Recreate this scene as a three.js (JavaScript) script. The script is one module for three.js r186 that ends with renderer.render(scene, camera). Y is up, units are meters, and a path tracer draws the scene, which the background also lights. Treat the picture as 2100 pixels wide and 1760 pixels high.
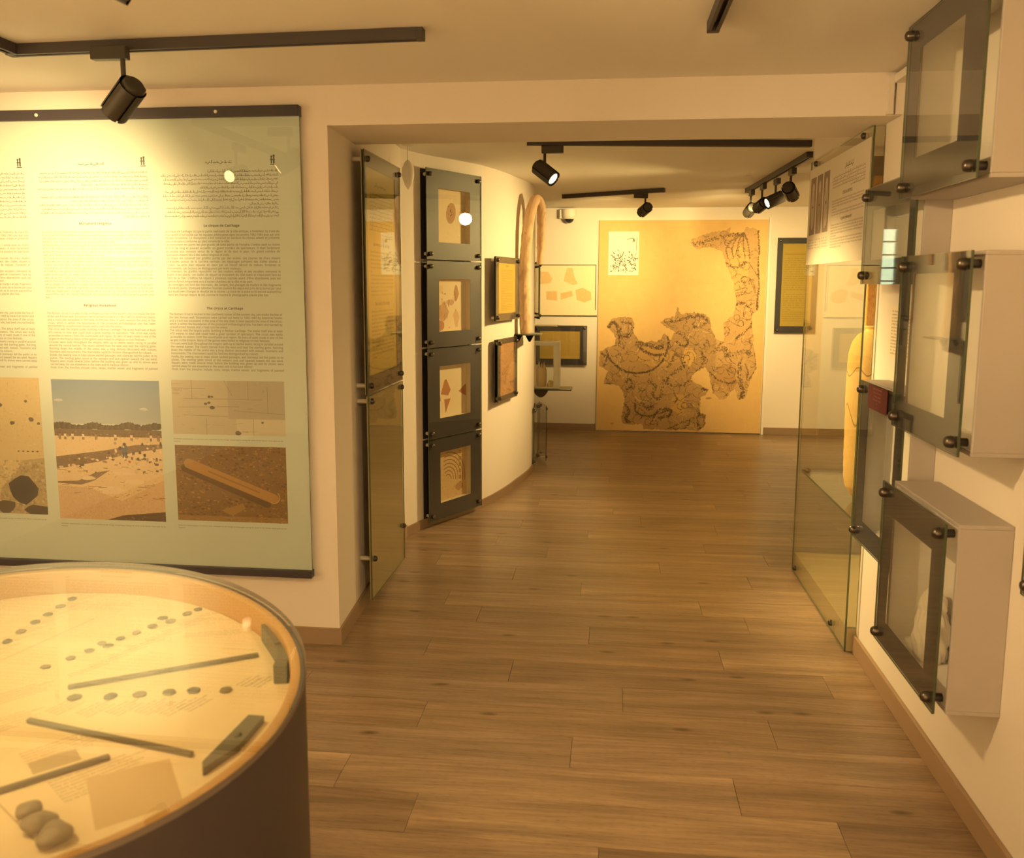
import * as THREE from 'three';
import { RoundedBoxGeometry } from 'three/addons/geometries/RoundedBoxGeometry.js';
import { mergeGeometries } from 'three/addons/utils/BufferGeometryUtils.js';
import { ImprovedNoise } from 'three/addons/math/ImprovedNoise.js';

// ---------------------------------------------------------------- camera, sky, exposure
const scene = new THREE.Scene();
const camera = new THREE.PerspectiveCamera(2 * Math.atan(880 / 1760) * 180 / Math.PI, 2100 / 1760, 0.05, 60);
camera.position.set(0, 1.6, 0);
camera.rotation.set(-0.1342, 0.1118, 0.0033, 'YXZ');
camera.setViewOffset(2100, 1760, 0, 60, 2100, 1760);
const renderer = new THREE.WebGLRenderer({ antialias: true });
renderer.shadowMap.enabled = true;
renderer.toneMapping = THREE.LinearToneMapping;
renderer.toneMappingExposure = 1.0;
camera.focus = 5.0; camera.userData.fStop = 5;
scene.background = new THREE.Color(1.0, 0.93, 0.76);      // overcast daylight, only enters through the glass blocks
scene.backgroundIntensity = 11;

const LIGHT = new THREE.Color(1.0, 0.655, 0.285);            // warm lamps
const LIGHT_FAR = new THREE.Color(1.0, 0.68, 0.25);        // the far room's lamps are a shade yellower
// every spot lamp: where its head hangs, where it aims, strength, cone
const LAMPS = {
  poster:  { at: [-1.605, 2.205, -2.785], aim: [-2.45, 1.60, -3.20], cd: 7, cone: 1.0 },
  corner:  { at: [-2.07, 2.20, -2.36], aim: [-2.32, 1.83, -3.5], cd: 9.5, cone: 0.62 },
  boxes:   { at: [-0.98, 2.20, -1.62], aim: [1.1, 1.25, -2.7], cd: 9, cone: 0.80 },
  table:   { at: [-1.35, 2.20, -1.05], aim: [-1.15, 0.85, -1.55], cd: 6, cone: 0.72 },
  room:    { at: [0.30, 2.20, -1.05], aim: [-0.50, 0.0, -3.1], cd: 8, cone: 0.62 },
  back:    { at: [0.30, 2.20, -0.40], aim: [-0.8, 1.2, 1.7], cd: 82, cone: 0.9 },
  left:    { at: [-2.035, 2.20, -1.25], aim: [-3.7, 1.2, -0.7], cd: 58, cone: 0.9 },
  niche:   { at: [-0.375, 2.225, -4.95], aim: [1.2, 0.95, -4.2], cd: 36, cone: 0.50 },
  prints:  { at: [0.29, 2.235, -7.57], aim: [-0.42, 1.72, -9.38], cd: 13, cone: 0.62 },
  muralA:  { at: [1.150, 2.215, -7.45], aim: [0.95, 1.70, -9.38], cd: 9, cone: 0.70 },
  muralB:  { at: [1.165, 2.215, -7.0], aim: [0.55, 1.60, -9.38], cd: 10, cone: 0.62 },
  curve:   { at: [1.205, 2.225, -6.66], aim: [-0.88, 1.25, -6.1], cd: 27, cone: 0.78 },
  far:     { at: [1.2, 2.225, -6.1], aim: [2.4, 1.2, -8.6], cd: 36, cone: 0.62 },
};

// ---------------------------------------------------------------- helpers
let seed = 7;
function rnd() { seed = (seed * 1664525 + 1013904223) >>> 0; return seed / 4294967296; }
const rr = (a, b) => a + (b - a) * rnd();
const perlin = new ImprovedNoise();
const taken = new Map();
function numbered(name) { const n = taken.get(name) ?? 0; taken.set(name, n + 1); return n ? `${name}_${String(n).padStart(3, '0')}` : name; }
function mesh(name, geo, mat, parent) {
  const m = new THREE.Mesh(geo, mat); m.name = parent ? name : numbered(name); m.castShadow = true; m.receiveShadow = true;
  (parent ?? scene).add(m); return m;
}
function thing(name, label, category, pos = [0, 0, 0], turn = 0, group) {
  const o = new THREE.Group(); o.name = numbered(name); o.position.set(...pos); o.rotation.y = turn; scene.add(o);
  o.userData.label = label; o.userData.category = category; if (group) o.userData.group = group; return o;
}
function tag(o, label, category, group) { o.userData.label = label; o.userData.category = category; if (group) o.userData.group = group; return o; }
function structure(name, geo, mat) { const m = mesh(name, geo, mat); m.userData.kind = 'structure'; return m; }
function box(x0, x1, y0, y1, z0, z1) { const g = new THREE.BoxGeometry(Math.abs(x1 - x0), Math.abs(y1 - y0), Math.abs(z1 - z0)); g.translate((x0 + x1) / 2, (y0 + y1) / 2, (z0 + z1) / 2); return g; }
function rbox(x0, x1, y0, y1, z0, z1, r = 0.003) { const g = new RoundedBoxGeometry(Math.abs(x1 - x0), Math.abs(y1 - y0), Math.abs(z1 - z0), 2, r); g.translate((x0 + x1) / 2, (y0 + y1) / 2, (z0 + z1) / 2); return g; }
const merge = (list) => mergeGeometries(list.map((g) => { const k = g.index ? g.toNonIndexed() : g; for (const a of Object.keys(k.attributes)) if (!['position', 'normal', 'uv'].includes(a)) k.deleteAttribute(a); return k; }));
// extrude a plan polygon [[x,z],...] from y0 to y1
function plan(points, y0, y1) {
  const s = new THREE.Shape(points.map(([x, z]) => new THREE.Vector2(x, -z)));
  const g = new THREE.ExtrudeGeometry(s, { depth: y1 - y0, bevelEnabled: false }); g.rotateX(-Math.PI / 2); g.translate(0, y0, 0); return g;
}
function ring(w, h, l, r, t, b, depth) {     // frame with a window; x centred, y from 0
  const s = new THREE.Shape([[-w / 2, 0], [w / 2, 0], [w / 2, h], [-w / 2, h]].map((p) => new THREE.Vector2(...p)));
  s.holes.push(new THREE.Path([[-w / 2 + l, b], [-w / 2 + l, h - t], [w / 2 - r, h - t], [w / 2 - r, b]].map((p) => new THREE.Vector2(...p))));
  return new THREE.ExtrudeGeometry(s, { depth, bevelEnabled: false });
}
function canvas(w, h, draw) { const c = document.createElement('canvas'); c.width = w; c.height = h; const g = c.getContext('2d'); draw(g, w, h); const t = new THREE.CanvasTexture(c); t.colorSpace = THREE.SRGBColorSpace; t.anisotropy = 8; t.magFilter = THREE.LinearFilter; return t; }
function sheet(w, h, depth = 0.002) {  // printed board: front face carries the print (uv 0..1), x centred, y from 0, front at z = depth
  const g = new THREE.BoxGeometry(w, h, depth); g.translate(0, h / 2, depth / 2); return g;
}
const lin = (r, g, b) => new THREE.Color().setRGB(r, g, b);
const std = (c, rough = 0.8, extra = {}) => new THREE.MeshStandardMaterial({ color: c, roughness: rough, ...extra });

// ---------------------------------------------------------------- materials
const plasterBump = (() => { const n = 256, d = new Uint8Array(n * n * 4); for (let y = 0; y < n; y++) for (let x = 0; x < n; x++) { const a = x / n * Math.PI * 2, b = y / n * Math.PI * 2; let v = 0, f = 3, k = 0.5; for (let o = 0; o < 3; o++) { v += k * perlin.noise(Math.cos(a) * f + 9, Math.sin(a) * f + Math.cos(b) * f, Math.sin(b) * f + o * 7); f *= 2.4; k *= 0.6; } const q = 128 + v * 90; d.set([q, q, q, 255], (y * n + x) * 4); } const t = new THREE.DataTexture(d, n, n); t.wrapS = t.wrapT = THREE.RepeatWrapping; t.magFilter = THREE.LinearFilter; t.needsUpdate = true; return t; })();
const M = {
  wall: std(lin(0.78, 0.73, 0.67), 0.9, { bumpMap: plasterBump, bumpScale: 0.0015 }),
  wallR: std(lin(0.78, 0.73, 0.66), 0.9, { bumpMap: plasterBump, bumpScale: 0.0015 }),
  ceiling: std(lin(0.85, 0.82, 0.76), 0.95),
  boxPaint: std(lin(0.46, 0.42, 0.39), 0.75),
  boxInside: std(lin(0.84, 0.80, 0.74), 0.85),
  blackPrint: std(lin(0.034, 0.031, 0.045), 0.5),
  greyPrint: std(lin(0.24, 0.21, 0.16), 0.5),
  blackMetal: std(lin(0.045, 0.040, 0.052), 0.42),
  lampMetal: std(lin(0.060, 0.056, 0.050), 0.45, { metalness: 0.25 }),
  trackMetal: std(lin(0.055, 0.048, 0.055), 0.5),
  bolt: std(lin(0.13, 0.115, 0.10), 0.3, { metalness: 0.9 }),
  boltDark: std(lin(0.07, 0.065, 0.065), 0.3, { metalness: 0.7 }),
  spacer: std(lin(0.62, 0.58, 0.50), 0.35),
  white: std(lin(0.80, 0.77, 0.70), 0.5),
  wood: std(lin(0.44, 0.27, 0.12), 0.4),
  rimWood: std(lin(0.62, 0.38, 0.14), 0.4),
  drum: std(lin(0.075, 0.060, 0.070), 0.5),
  olive: std(lin(0.30, 0.255, 0.15), 0.45),
  plinth: std(lin(0.38, 0.31, 0.17), 0.5),
  lens: new THREE.MeshStandardMaterial({ color: lin(0.9, 0.8, 0.6), roughness: 0.4, emissive: LIGHT, emissiveIntensity: 24 }),
  glass: new THREE.MeshPhysicalMaterial({ color: lin(0.97, 0.98, 0.96), roughness: 0.0, transmission: 1, thickness: 0, ior: 1.5, specularIntensity: 0.75 }),
  clearGlass: new THREE.MeshPhysicalMaterial({ color: lin(0.98, 0.98, 0.97), roughness: 0.0, transmission: 1, thickness: 0, ior: 1.5 }),
  glassEdge: new THREE.MeshPhysicalMaterial({ color: lin(0.10, 0.13, 0.065), roughness: 0.3, transmission: 0.3, thickness: 0 }),
  print: (t, rough = 0.7) => new THREE.MeshStandardMaterial({ map: t, roughness: rough }),
};
// glass pane with greenish edges: box faces +x -x +y -y are edges, +z -z are the sheet
function pane(name, w, h, d, parent, [x, y, z] = [0, 0, 0]) {
  const g = new THREE.BoxGeometry(w, h, d); g.translate(x, y + h / 2, z + d / 2);
  return mesh(name, g, [M.glassEdge, M.glassEdge, M.glassEdge, M.glassEdge, M.glass, M.glass], parent);
}
const boltGeo = new THREE.LatheGeometry([[0, 0.017], [0.006, 0.0165], [0.011, 0.014], [0.0135, 0.010], [0.0145, 0.005], [0.0145, 0]].map((p) => new THREE.Vector2(...p)), 20).rotateX(Math.PI / 2);
const bigBoltGeo = boltGeo.clone().scale(1.15, 1.15, 1.3);
function spacerGeo(len, r = 0.011) { const g = new THREE.CylinderGeometry(r, r, len, 16); g.rotateX(Math.PI / 2); g.translate(0, 0, len / 2); return g; }

// ---------------------------------------------------------------- print drawing helpers
const EN = ['The Roman circus is located in the southwest corner of the ancient city, just inside the line of the late Roman wall. Excavations were carried out twice in 1982-1983 by American teams and a track was excavated in this area of the site, then in later seasons the area of the circus, which is within the boundaries of the protected archaeological site, has been encroached by unauthorised houses and a road cuts the arena.',
  'The circus was the largest public building in Roman Carthage. The arena itself was at least 470 metres in total and could hold a great number of spectators. The circus was easily accessible to visitors from the countryside and region. Its tiers of seats made it one of the largest in the Empire. Many of the games were linked to religious or civic festivals.',
  'Circuses were built throughout the empire, with up to twelve teams racing in parallel around the central barrier. The racers started from the west end near the starting gates. Running down the middle of the arena was a long division decorated with statues, fountains and monuments. The charioteers raced for factions distinguished by colours.'];
const FR = ['Le cirque de Carthage occupe la partie sud-ouest de la ville antique, à l\'intérieur du tracé du mur tardif. Il fut fouillé par les équipes américaines dans les années 1982-1983 puis par une équipe tunisienne. Le monument a été construit en bordure du réseau urbain et présente une orientation conforme au plan romain de la ville.',
  'Le monument est parmi les plus grands de cette partie de l\'empire. L\'arène avait au moins 470 m de long et pouvait accueillir un grand nombre de spectateurs. Il était facilement accessible aux visiteurs venus de la région et de tout le pays. Un grand nombre de spectacles étaient liés à des cultes religieux et civils.',
  'Le cirque est construit par gradins portés par des voûtes. Les courses de chars étaient pratiquées autour de la barrière centrale. Les équipages partaient des stalles situées à l\'ouest. La piste était séparée en deux par un massif décoré de statues, fontaines et monuments. Les factions se distinguaient par leurs couleurs.'];
const EN2 = ['Inside, the seating rose in steps above vaulted passages, and stairways led the public to its places. The starting gates stood at the western end and opened toward the sea wind. Repairs were made several times before the building was given up and its stones were carried away for use elsewhere in the town and its harbour district.',
  'Finds from the trenches include coins, lamps, marble veneer and fragments of painted plaster. A few inscribed tablets were dropped near the turning post by people who hoped to sway the result of a race. The outline of the track can still be followed in the fields from the air, as the picture below shows.'];
const FR2 = ['À l\'intérieur, les gradins reposaient sur des couloirs voûtés et des escaliers menaient le public à ses places. Les stalles de départ se trouvaient du côté ouest et s\'ouvraient face au vent de la mer. L\'édifice fut réparé à plusieurs reprises avant d\'être abandonné, puis ses pierres furent emportées vers d\'autres chantiers de la ville et du port.',
  'Les sondages ont livré des monnaies, des lampes, des placages de marbre et des fragments d\'enduits peints. Quelques tablettes inscrites avaient été déposées près de la borne par ceux qui espéraient changer le résultat de la course. Le tracé de la piste se lit encore aujourd\'hui dans les champs depuis le ciel, comme le montre la photographie placée plus bas.'];
function para(g, texts, x, y, w, size, pitch, maxLines, colour, font = 'sans-serif') {
  g.fillStyle = colour; g.font = `${size}px ${font}`; g.textAlign = 'left'; let n = 0;
  for (const text of texts) {
    let line = [], words = text.split(' ');
    const put = (last) => {
      if (n >= maxLines || !line.length) return;
      const ws = line.map((q) => g.measureText(q).width), tot = ws.reduce((a, b) => a + b, 0), gap = last ? size * 0.28 : (w - tot) / Math.max(1, line.length - 1);
      let cx = x; line.forEach((q, i) => { g.fillText(q, cx, y + n * pitch); cx += ws[i] + gap; }); n++; line = [];
    };
    for (const q of words) { if (line.length && g.measureText([...line, q].join(' ')).width > w) put(false); line.push(q); }
    put(true);
  }
  return n;
}
function arabic(g, x, y, w, size, colour, rag = 1) {   // one right-aligned line of joined right-to-left script
  g.strokeStyle = colour; g.fillStyle = colour; g.lineWidth = size * 0.13; g.lineCap = 'round';
  let cx = x + w; const end = x + w * (1 - rag);
  while (cx > end + size) {
    const letters = 2 + Math.floor(rnd() * 5);
    g.beginPath(); g.moveTo(cx, y);
    for (let i = 0; i < letters && cx > end; i++) {
      const k = rnd(), s = size * rr(0.35, 0.6);
      if (k < 0.25) { g.lineTo(cx - s * 0.3, y); g.lineTo(cx - s * 0.3, y - size * 0.75); g.moveTo(cx - s * 0.3, y); }
      else if (k < 0.45) { g.quadraticCurveTo(cx - s * 0.5, y - size * 0.5, cx - s, y); }
      else if (k < 0.6) { g.quadraticCurveTo(cx - s * 0.4, y + size * 0.45, cx - s, y + size * 0.2); g.moveTo(cx - s, y); }
      else { g.lineTo(cx - s, y); g.lineTo(cx - s, y - size * 0.22); g.moveTo(cx - s, y); }
      if (rnd() < 0.5) { const dy = rnd() < 0.6 ? -size * 0.6 : size * 0.35; g.fillRect(cx - s * 0.5, y + dy, size * 0.12, size * 0.12); if (rnd() < 0.5) g.fillRect(cx - s * 0.5 + size * 0.2, y + dy, size * 0.12, size * 0.12); }
      cx -= s; g.lineTo(cx, y);
    }
    g.stroke(); cx -= size * 0.3;
  }
}
function speckle(g, x, y, w, h, n, colours, s0, s1, alpha = 0.5) { for (let i = 0; i < n; i++) { g.globalAlpha = alpha * rr(0.4, 1); g.fillStyle = colours[Math.floor(rnd() * colours.length)]; g.fillRect(x + rnd() * w, y + rnd() * h, rr(s0, s1), rr(s0, s1)); } g.globalAlpha = 1; }
function blob(g, pts, fill) { g.beginPath(); pts.forEach(([a, b], i) => (i ? g.lineTo(a, b) : g.moveTo(a, b))); g.closePath(); if (fill) { g.fillStyle = fill; g.fill(); } }
function fragment(g, cx, cy, rx, ry, fill, n = 11, jag = 0.25, a0 = 0) { const p = []; for (let i = 0; i < n; i++) { const a = a0 + i / n * Math.PI * 2, k = 1 - rnd() * jag; p.push([cx + Math.cos(a) * rx * k, cy + Math.sin(a) * ry * k]); } blob(g, p, fill); return p; }
// ================================================================ SETTING
const H = 2.405, LINT = 2.245;
structure('ceiling', box(-3.8, 3.2, H, H + 0.2, -11.3, 1.8), M.ceiling);
// floor: every plank its own piece
const floor = new THREE.Group(); floor.name = numbered('floor'); floor.userData.kind = 'structure'; scene.add(floor);
mesh('subfloor', box(-3.8, 3.2, -0.16, -0.012, -11.3, 1.8), std(lin(0.10, 0.07, 0.05), 0.9), floor);
const plankMats = [];
{
  for (let v = 0; v < 8; v++) {
    const t = canvas(1024, 160, (g, w, h) => {
      const base = [[166, 142, 118], [158, 135, 112], [171, 147, 123], [153, 130, 108], [163, 138, 113], [173, 149, 123], [159, 137, 116], [165, 141, 115]][v];
      const im = g.createImageData(w, h), o = v * 31.7;
      for (let y = 0; y < h; y++) for (let x = 0; x < w; x++) {
        const X = x / w, Y = y / h, wob = perlin.noise(X * 2.2 + o, Y * 1.4, 3) * 0.35;
        const broad = perlin.noise(X * 1.6 + o, (Y + wob * 0.4) * 4, 1), mid = perlin.noise(X * 5 + o, (Y + wob * 0.3) * 17, 9), fine = perlin.noise(X * 16 + o, Y * 75, 2), pore = perlin.noise(X * 40 + o, Y * 120, 5);
        let k = 1 + broad * 0.16 + mid * 0.13 + fine * 0.10 - Math.max(0, pore - 0.30) * 0.55;
        const i = (y * w + x) * 4; im.data[i] = base[0] * k; im.data[i + 1] = base[1] * (k * 1.0); im.data[i + 2] = base[2] * (k * 0.99); im.data[i + 3] = 255;
      }
      g.putImageData(im, 0, 0);
      const knots = v % 3 === 2 ? 0 : 1 + (v % 2);
      for (let i = 0; i < knots; i++) { const kx = rr(100, 920), ky = rr(40, 120); for (let r = 12; r > 1; r -= 1.5) { g.globalAlpha = 0.10; g.fillStyle = '#402410'; g.beginPath(); g.ellipse(kx + rr(-2, 2), ky, r * 2.6, r * 0.9, rr(-0.1, 0.1), 0, 7); g.fill(); } g.globalAlpha = 1; }
    });
    plankMats.push(new THREE.MeshPhysicalMaterial({ map: t, color: lin(0.78, 0.77, 0.76), roughness: 0.30, bumpMap: t, bumpScale: 0.0006, specularIntensity: 0.8 }));
  }
  const PW = 0.2, PL = 1.28, farPieces = [[], [], [], [], [], [], [], []]; let row = 0;
  const plankGeo = new Map();
  const pieceGeo = (len) => { const key = len.toFixed(3); if (!plankGeo.has(key)) { const g = new THREE.BoxGeometry(len - 0.0016, 0.012, PW - 0.0016); const p = g.attributes.position, uv = g.attributes.uv; for (let i = 0; i < p.count; i++) uv.setXY(i, (p.getX(i) + len / 2) / PL, (p.getZ(i) + PW / 2) / PW); plankGeo.set(key, g); } return plankGeo.get(key); };
  for (let z = 1.72; z > -11.2; z -= PW, row++) {
    let x = -3.7 - PL * ((row * 0.37 + rnd() * 0.25) % 1);
    for (; x < 3.1; x += PL) {
      const a = Math.max(x, -3.7), b = Math.min(x + PL, 3.1); if (b - a < 0.03) continue;
      const full = b - a > PL - 0.001, g = pieceGeo(full ? PL : b - a), v = Math.floor(rnd() * 8), cz = z - PW / 2;
      if (cz < -1.1 && cz > -7.4 && b > -2.2 && a < 2.4) { const m = mesh('plank', g, plankMats[v], floor); m.position.set((a + b) / 2, -0.006, cz); if (rnd() < 0.5) m.rotation.y = Math.PI; }
      else farPieces[v].push(g.clone().translate((a + b) / 2, -0.006, cz));
    }
  }
  const far = farPieces.map((l) => merge(l)), all = mergeGeometries(far, true);
  const m = mesh('distant_planks', all, plankMats, floor); m.userData.kind = 'stuff';
}
// walls
const passA = [-1.169, -3.55], passB = [-1.265, -5.207];
const curvePts = [[-1.168, -5.467], [-1.028, -5.703], [-0.886, -5.986], [-0.783, -6.332], [-0.71, -6.696], [-0.655, -7.005], [-0.638, -7.25], [-0.650, -7.55], [-0.70, -7.8], [-0.80, -8.0]];
const curve = new THREE.CatmullRomCurve3([passB, ...curvePts].map(([x, z]) => new THREE.Vector3(x, 0, z)), false, 'centripetal');
const curveXZ = curve.getPoints(60).map((p) => [p.x, p.z]);
structure('wall_left', plan([[-3.7, -3.55], passA, passB, [-3.7, -5.207]], -0.02, H + 0.02), M.wall);
structure('wall_curved', plan([[-3.7, -5.207], ...curveXZ, [-1.1, -8.05], [-3.7, -8.05]], -0.02, H + 0.02), M.wall);
structure('wall_right', box(1.10, 1.75, -0.02, H + 0.02, -3.73, 1.7), M.wallR);
structure('wall_lintel', plan([[-1.1692, -3.5505], [1.0995, -3.5505], [1.0995, -3.7305], [1.74, -3.7305], [1.74, -4.04], [-1.1975, -4.04]], LINT, H + 0.02), M.wall);
structure('wall_header', box(1.065, 1.72, LINT + 0.012, H + 0.02, -4.83, -4.04), M.wall);
structure('wall_niche', box(1.60, 1.75, -0.02, H + 0.02, -4.83, -3.73), M.wall);
structure('wall_room_right', box(2.95, 3.1, -0.02, H + 0.02, -9.55, -3.6), M.wall);
structure('wall_room_near', box(1.75, 3.1, -0.02, H + 0.02, -3.73, -3.55), M.wall);
structure('wall_far', box(-0.83, 3.1, -0.02, H + 0.02, -11.1, -9.38), M.wall);
structure('wall_outer_left', box(-3.85, -3.7, -0.02, H + 0.02, -11.2, 1.8), M.wall);
structure('wall_back', box(-3.8, 1.7, -0.02, H + 0.02, 1.7, 1.85), M.wall);
// window of glass blocks at the end of the alcove behind the curved wall
{
  const wx0 = -1.305, wx1 = -1.495, wy0 = 0.86, n = 9, ph = 0.158;
  structure('wall_alcove', merge([box(-3.8, wx1, -0.02, H + 0.02, -11.15, -11.0), box(wx0, -0.8, -0.02, H + 0.02, -11.15, -11.0), box(wx1, wx0, -0.02, wy0, -11.15, -11.0), box(wx1, wx0, wy0 + n * ph, H + 0.02, -11.15, -11.0)]), M.wall);
  const w = new THREE.Group(); w.name = numbered('window_1'); w.userData.kind = 'structure'; scene.add(w);
  const bump = canvas(128, 128, (g) => { g.fillStyle = '#888'; g.fillRect(0, 0, 128, 128); speckle(g, 0, 0, 128, 128, 220, ['#fff', '#333', '#bbb'], 6, 18, 0.5); });
  const bm = new THREE.MeshPhysicalMaterial({ color: lin(0.50, 0.56, 0.48), roughness: 0.3, transmission: 1, thickness: 0, bumpMap: bump, bumpScale: 0.01 });
  const bg = rbox(-0.086, 0.086, -0.071, 0.071, -0.04, 0.04, 0.012);
  for (let i = 0; i < n; i++) { const m = mesh('glass_block', bg, bm, w); m.position.set((wx0 + wx1) / 2, wy0 + (i + 0.5) * ph, -11.06); }
  const bars = []; for (let i = 0; i <= n; i++) bars.push(box(wx1, wx0, wy0 + i * ph - 0.008, wy0 + i * ph + 0.008, -11.1, -11.02));
  bars.push(box(wx1, wx1 + 0.009, wy0, wy0 + n * ph, -11.1, -11.02), box(wx0 - 0.009, wx0, wy0, wy0 + n * ph, -11.1, -11.02));
  mesh('mortar_grid', merge(bars), std(lin(0.55, 0.55, 0.5), 0.9), w);
}
// baseboards
const bbL = std(lin(0.31, 0.22, 0.145), 0.5), bbD = std(lin(0.28, 0.19, 0.12), 0.5);
{
  const off = (pts, d) => pts.map(([x, z], i) => { const a = pts[Math.max(0, i - 1)], b = pts[Math.min(pts.length - 1, i + 1)], L = Math.hypot(b[0] - a[0], b[1] - a[1]); return [x - (b[1] - a[1]) / L * d, z + (b[0] - a[0]) / L * d]; });
  const strip = (pts, d, h) => plan([...pts, ...off(pts, d).reverse()], 0.0005, h);
  structure('baseboard_left', strip([[-3.6, -3.55], [-1.169, -3.55]], 0.012, 0.075), bbL);
  structure('baseboard_passage', strip([[-1.169, -3.538], [-1.265, -5.207]], 0.012, 0.075), bbL);
  structure('baseboard_curved', strip(curveXZ.slice(0, 58), 0.012, 0.06), bbD);
  structure('baseboard_right', rbox(1.085, 1.10, 0.0005, 0.085, -3.73, 1.6, 0.004), std(lin(0.34, 0.235, 0.15), 0.45));
  structure('baseboard_far_left', box(-0.83, -0.13, 0.0005, 0.075, -9.38, -9.366), bbD);
  structure('baseboard_far_right', box(1.655, 2.95, 0.0005, 0.075, -9.38, -9.366), bbD);
}
structure('trim_1', merge([box(1.040, 1.062, LINT + .002, 2.392, -3.55, -3.528), box(1.062, 1.10, 2.362, 2.392, -3.55, -2.99), box(1.072, 1.10, LINT + .002, 2.362, -3.55, -3.535)]), M.wall);
structure('trim_2', box(1.645, 1.668, 0.0, 2.30, -9.38, -9.35), M.white);

// ================================================================ PANELS
// glass panel standing off a surface on bolts; local origin at its foot on the surface, local z points into the room
function panel(o, w, h, standoff, { border, borderMat = M.blackPrint, inset = 0.032, bolts = true, big = false, spacer = true, boltMat = M.bolt, boltRows, from = 0 } = {}) {
  const d = 0.006;
  pane('glass_pane', w, h, d, o, [0, 0, standoff]);
  if (border) mesh('printed_border', ring(w - 0.002, h - 0.002, ...border, 0.0012).translate(0, 0.001, standoff - 0.0016), borderMat, o);
  if (bolts) for (const sx of [-1, 1]) for (const by of boltRows ?? [inset, h - inset]) {
    const b = mesh('bolt', big ? bigBoltGeo : boltGeo, boltMat, o); b.position.set(sx * (w / 2 - inset), by, standoff + d);
    if (spacer) { const s = mesh('spacer', spacerGeo(standoff - 0.002 - from), M.spacer, o); s.position.set(sx * (w / 2 - inset), by, from); }
  }
}
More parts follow.
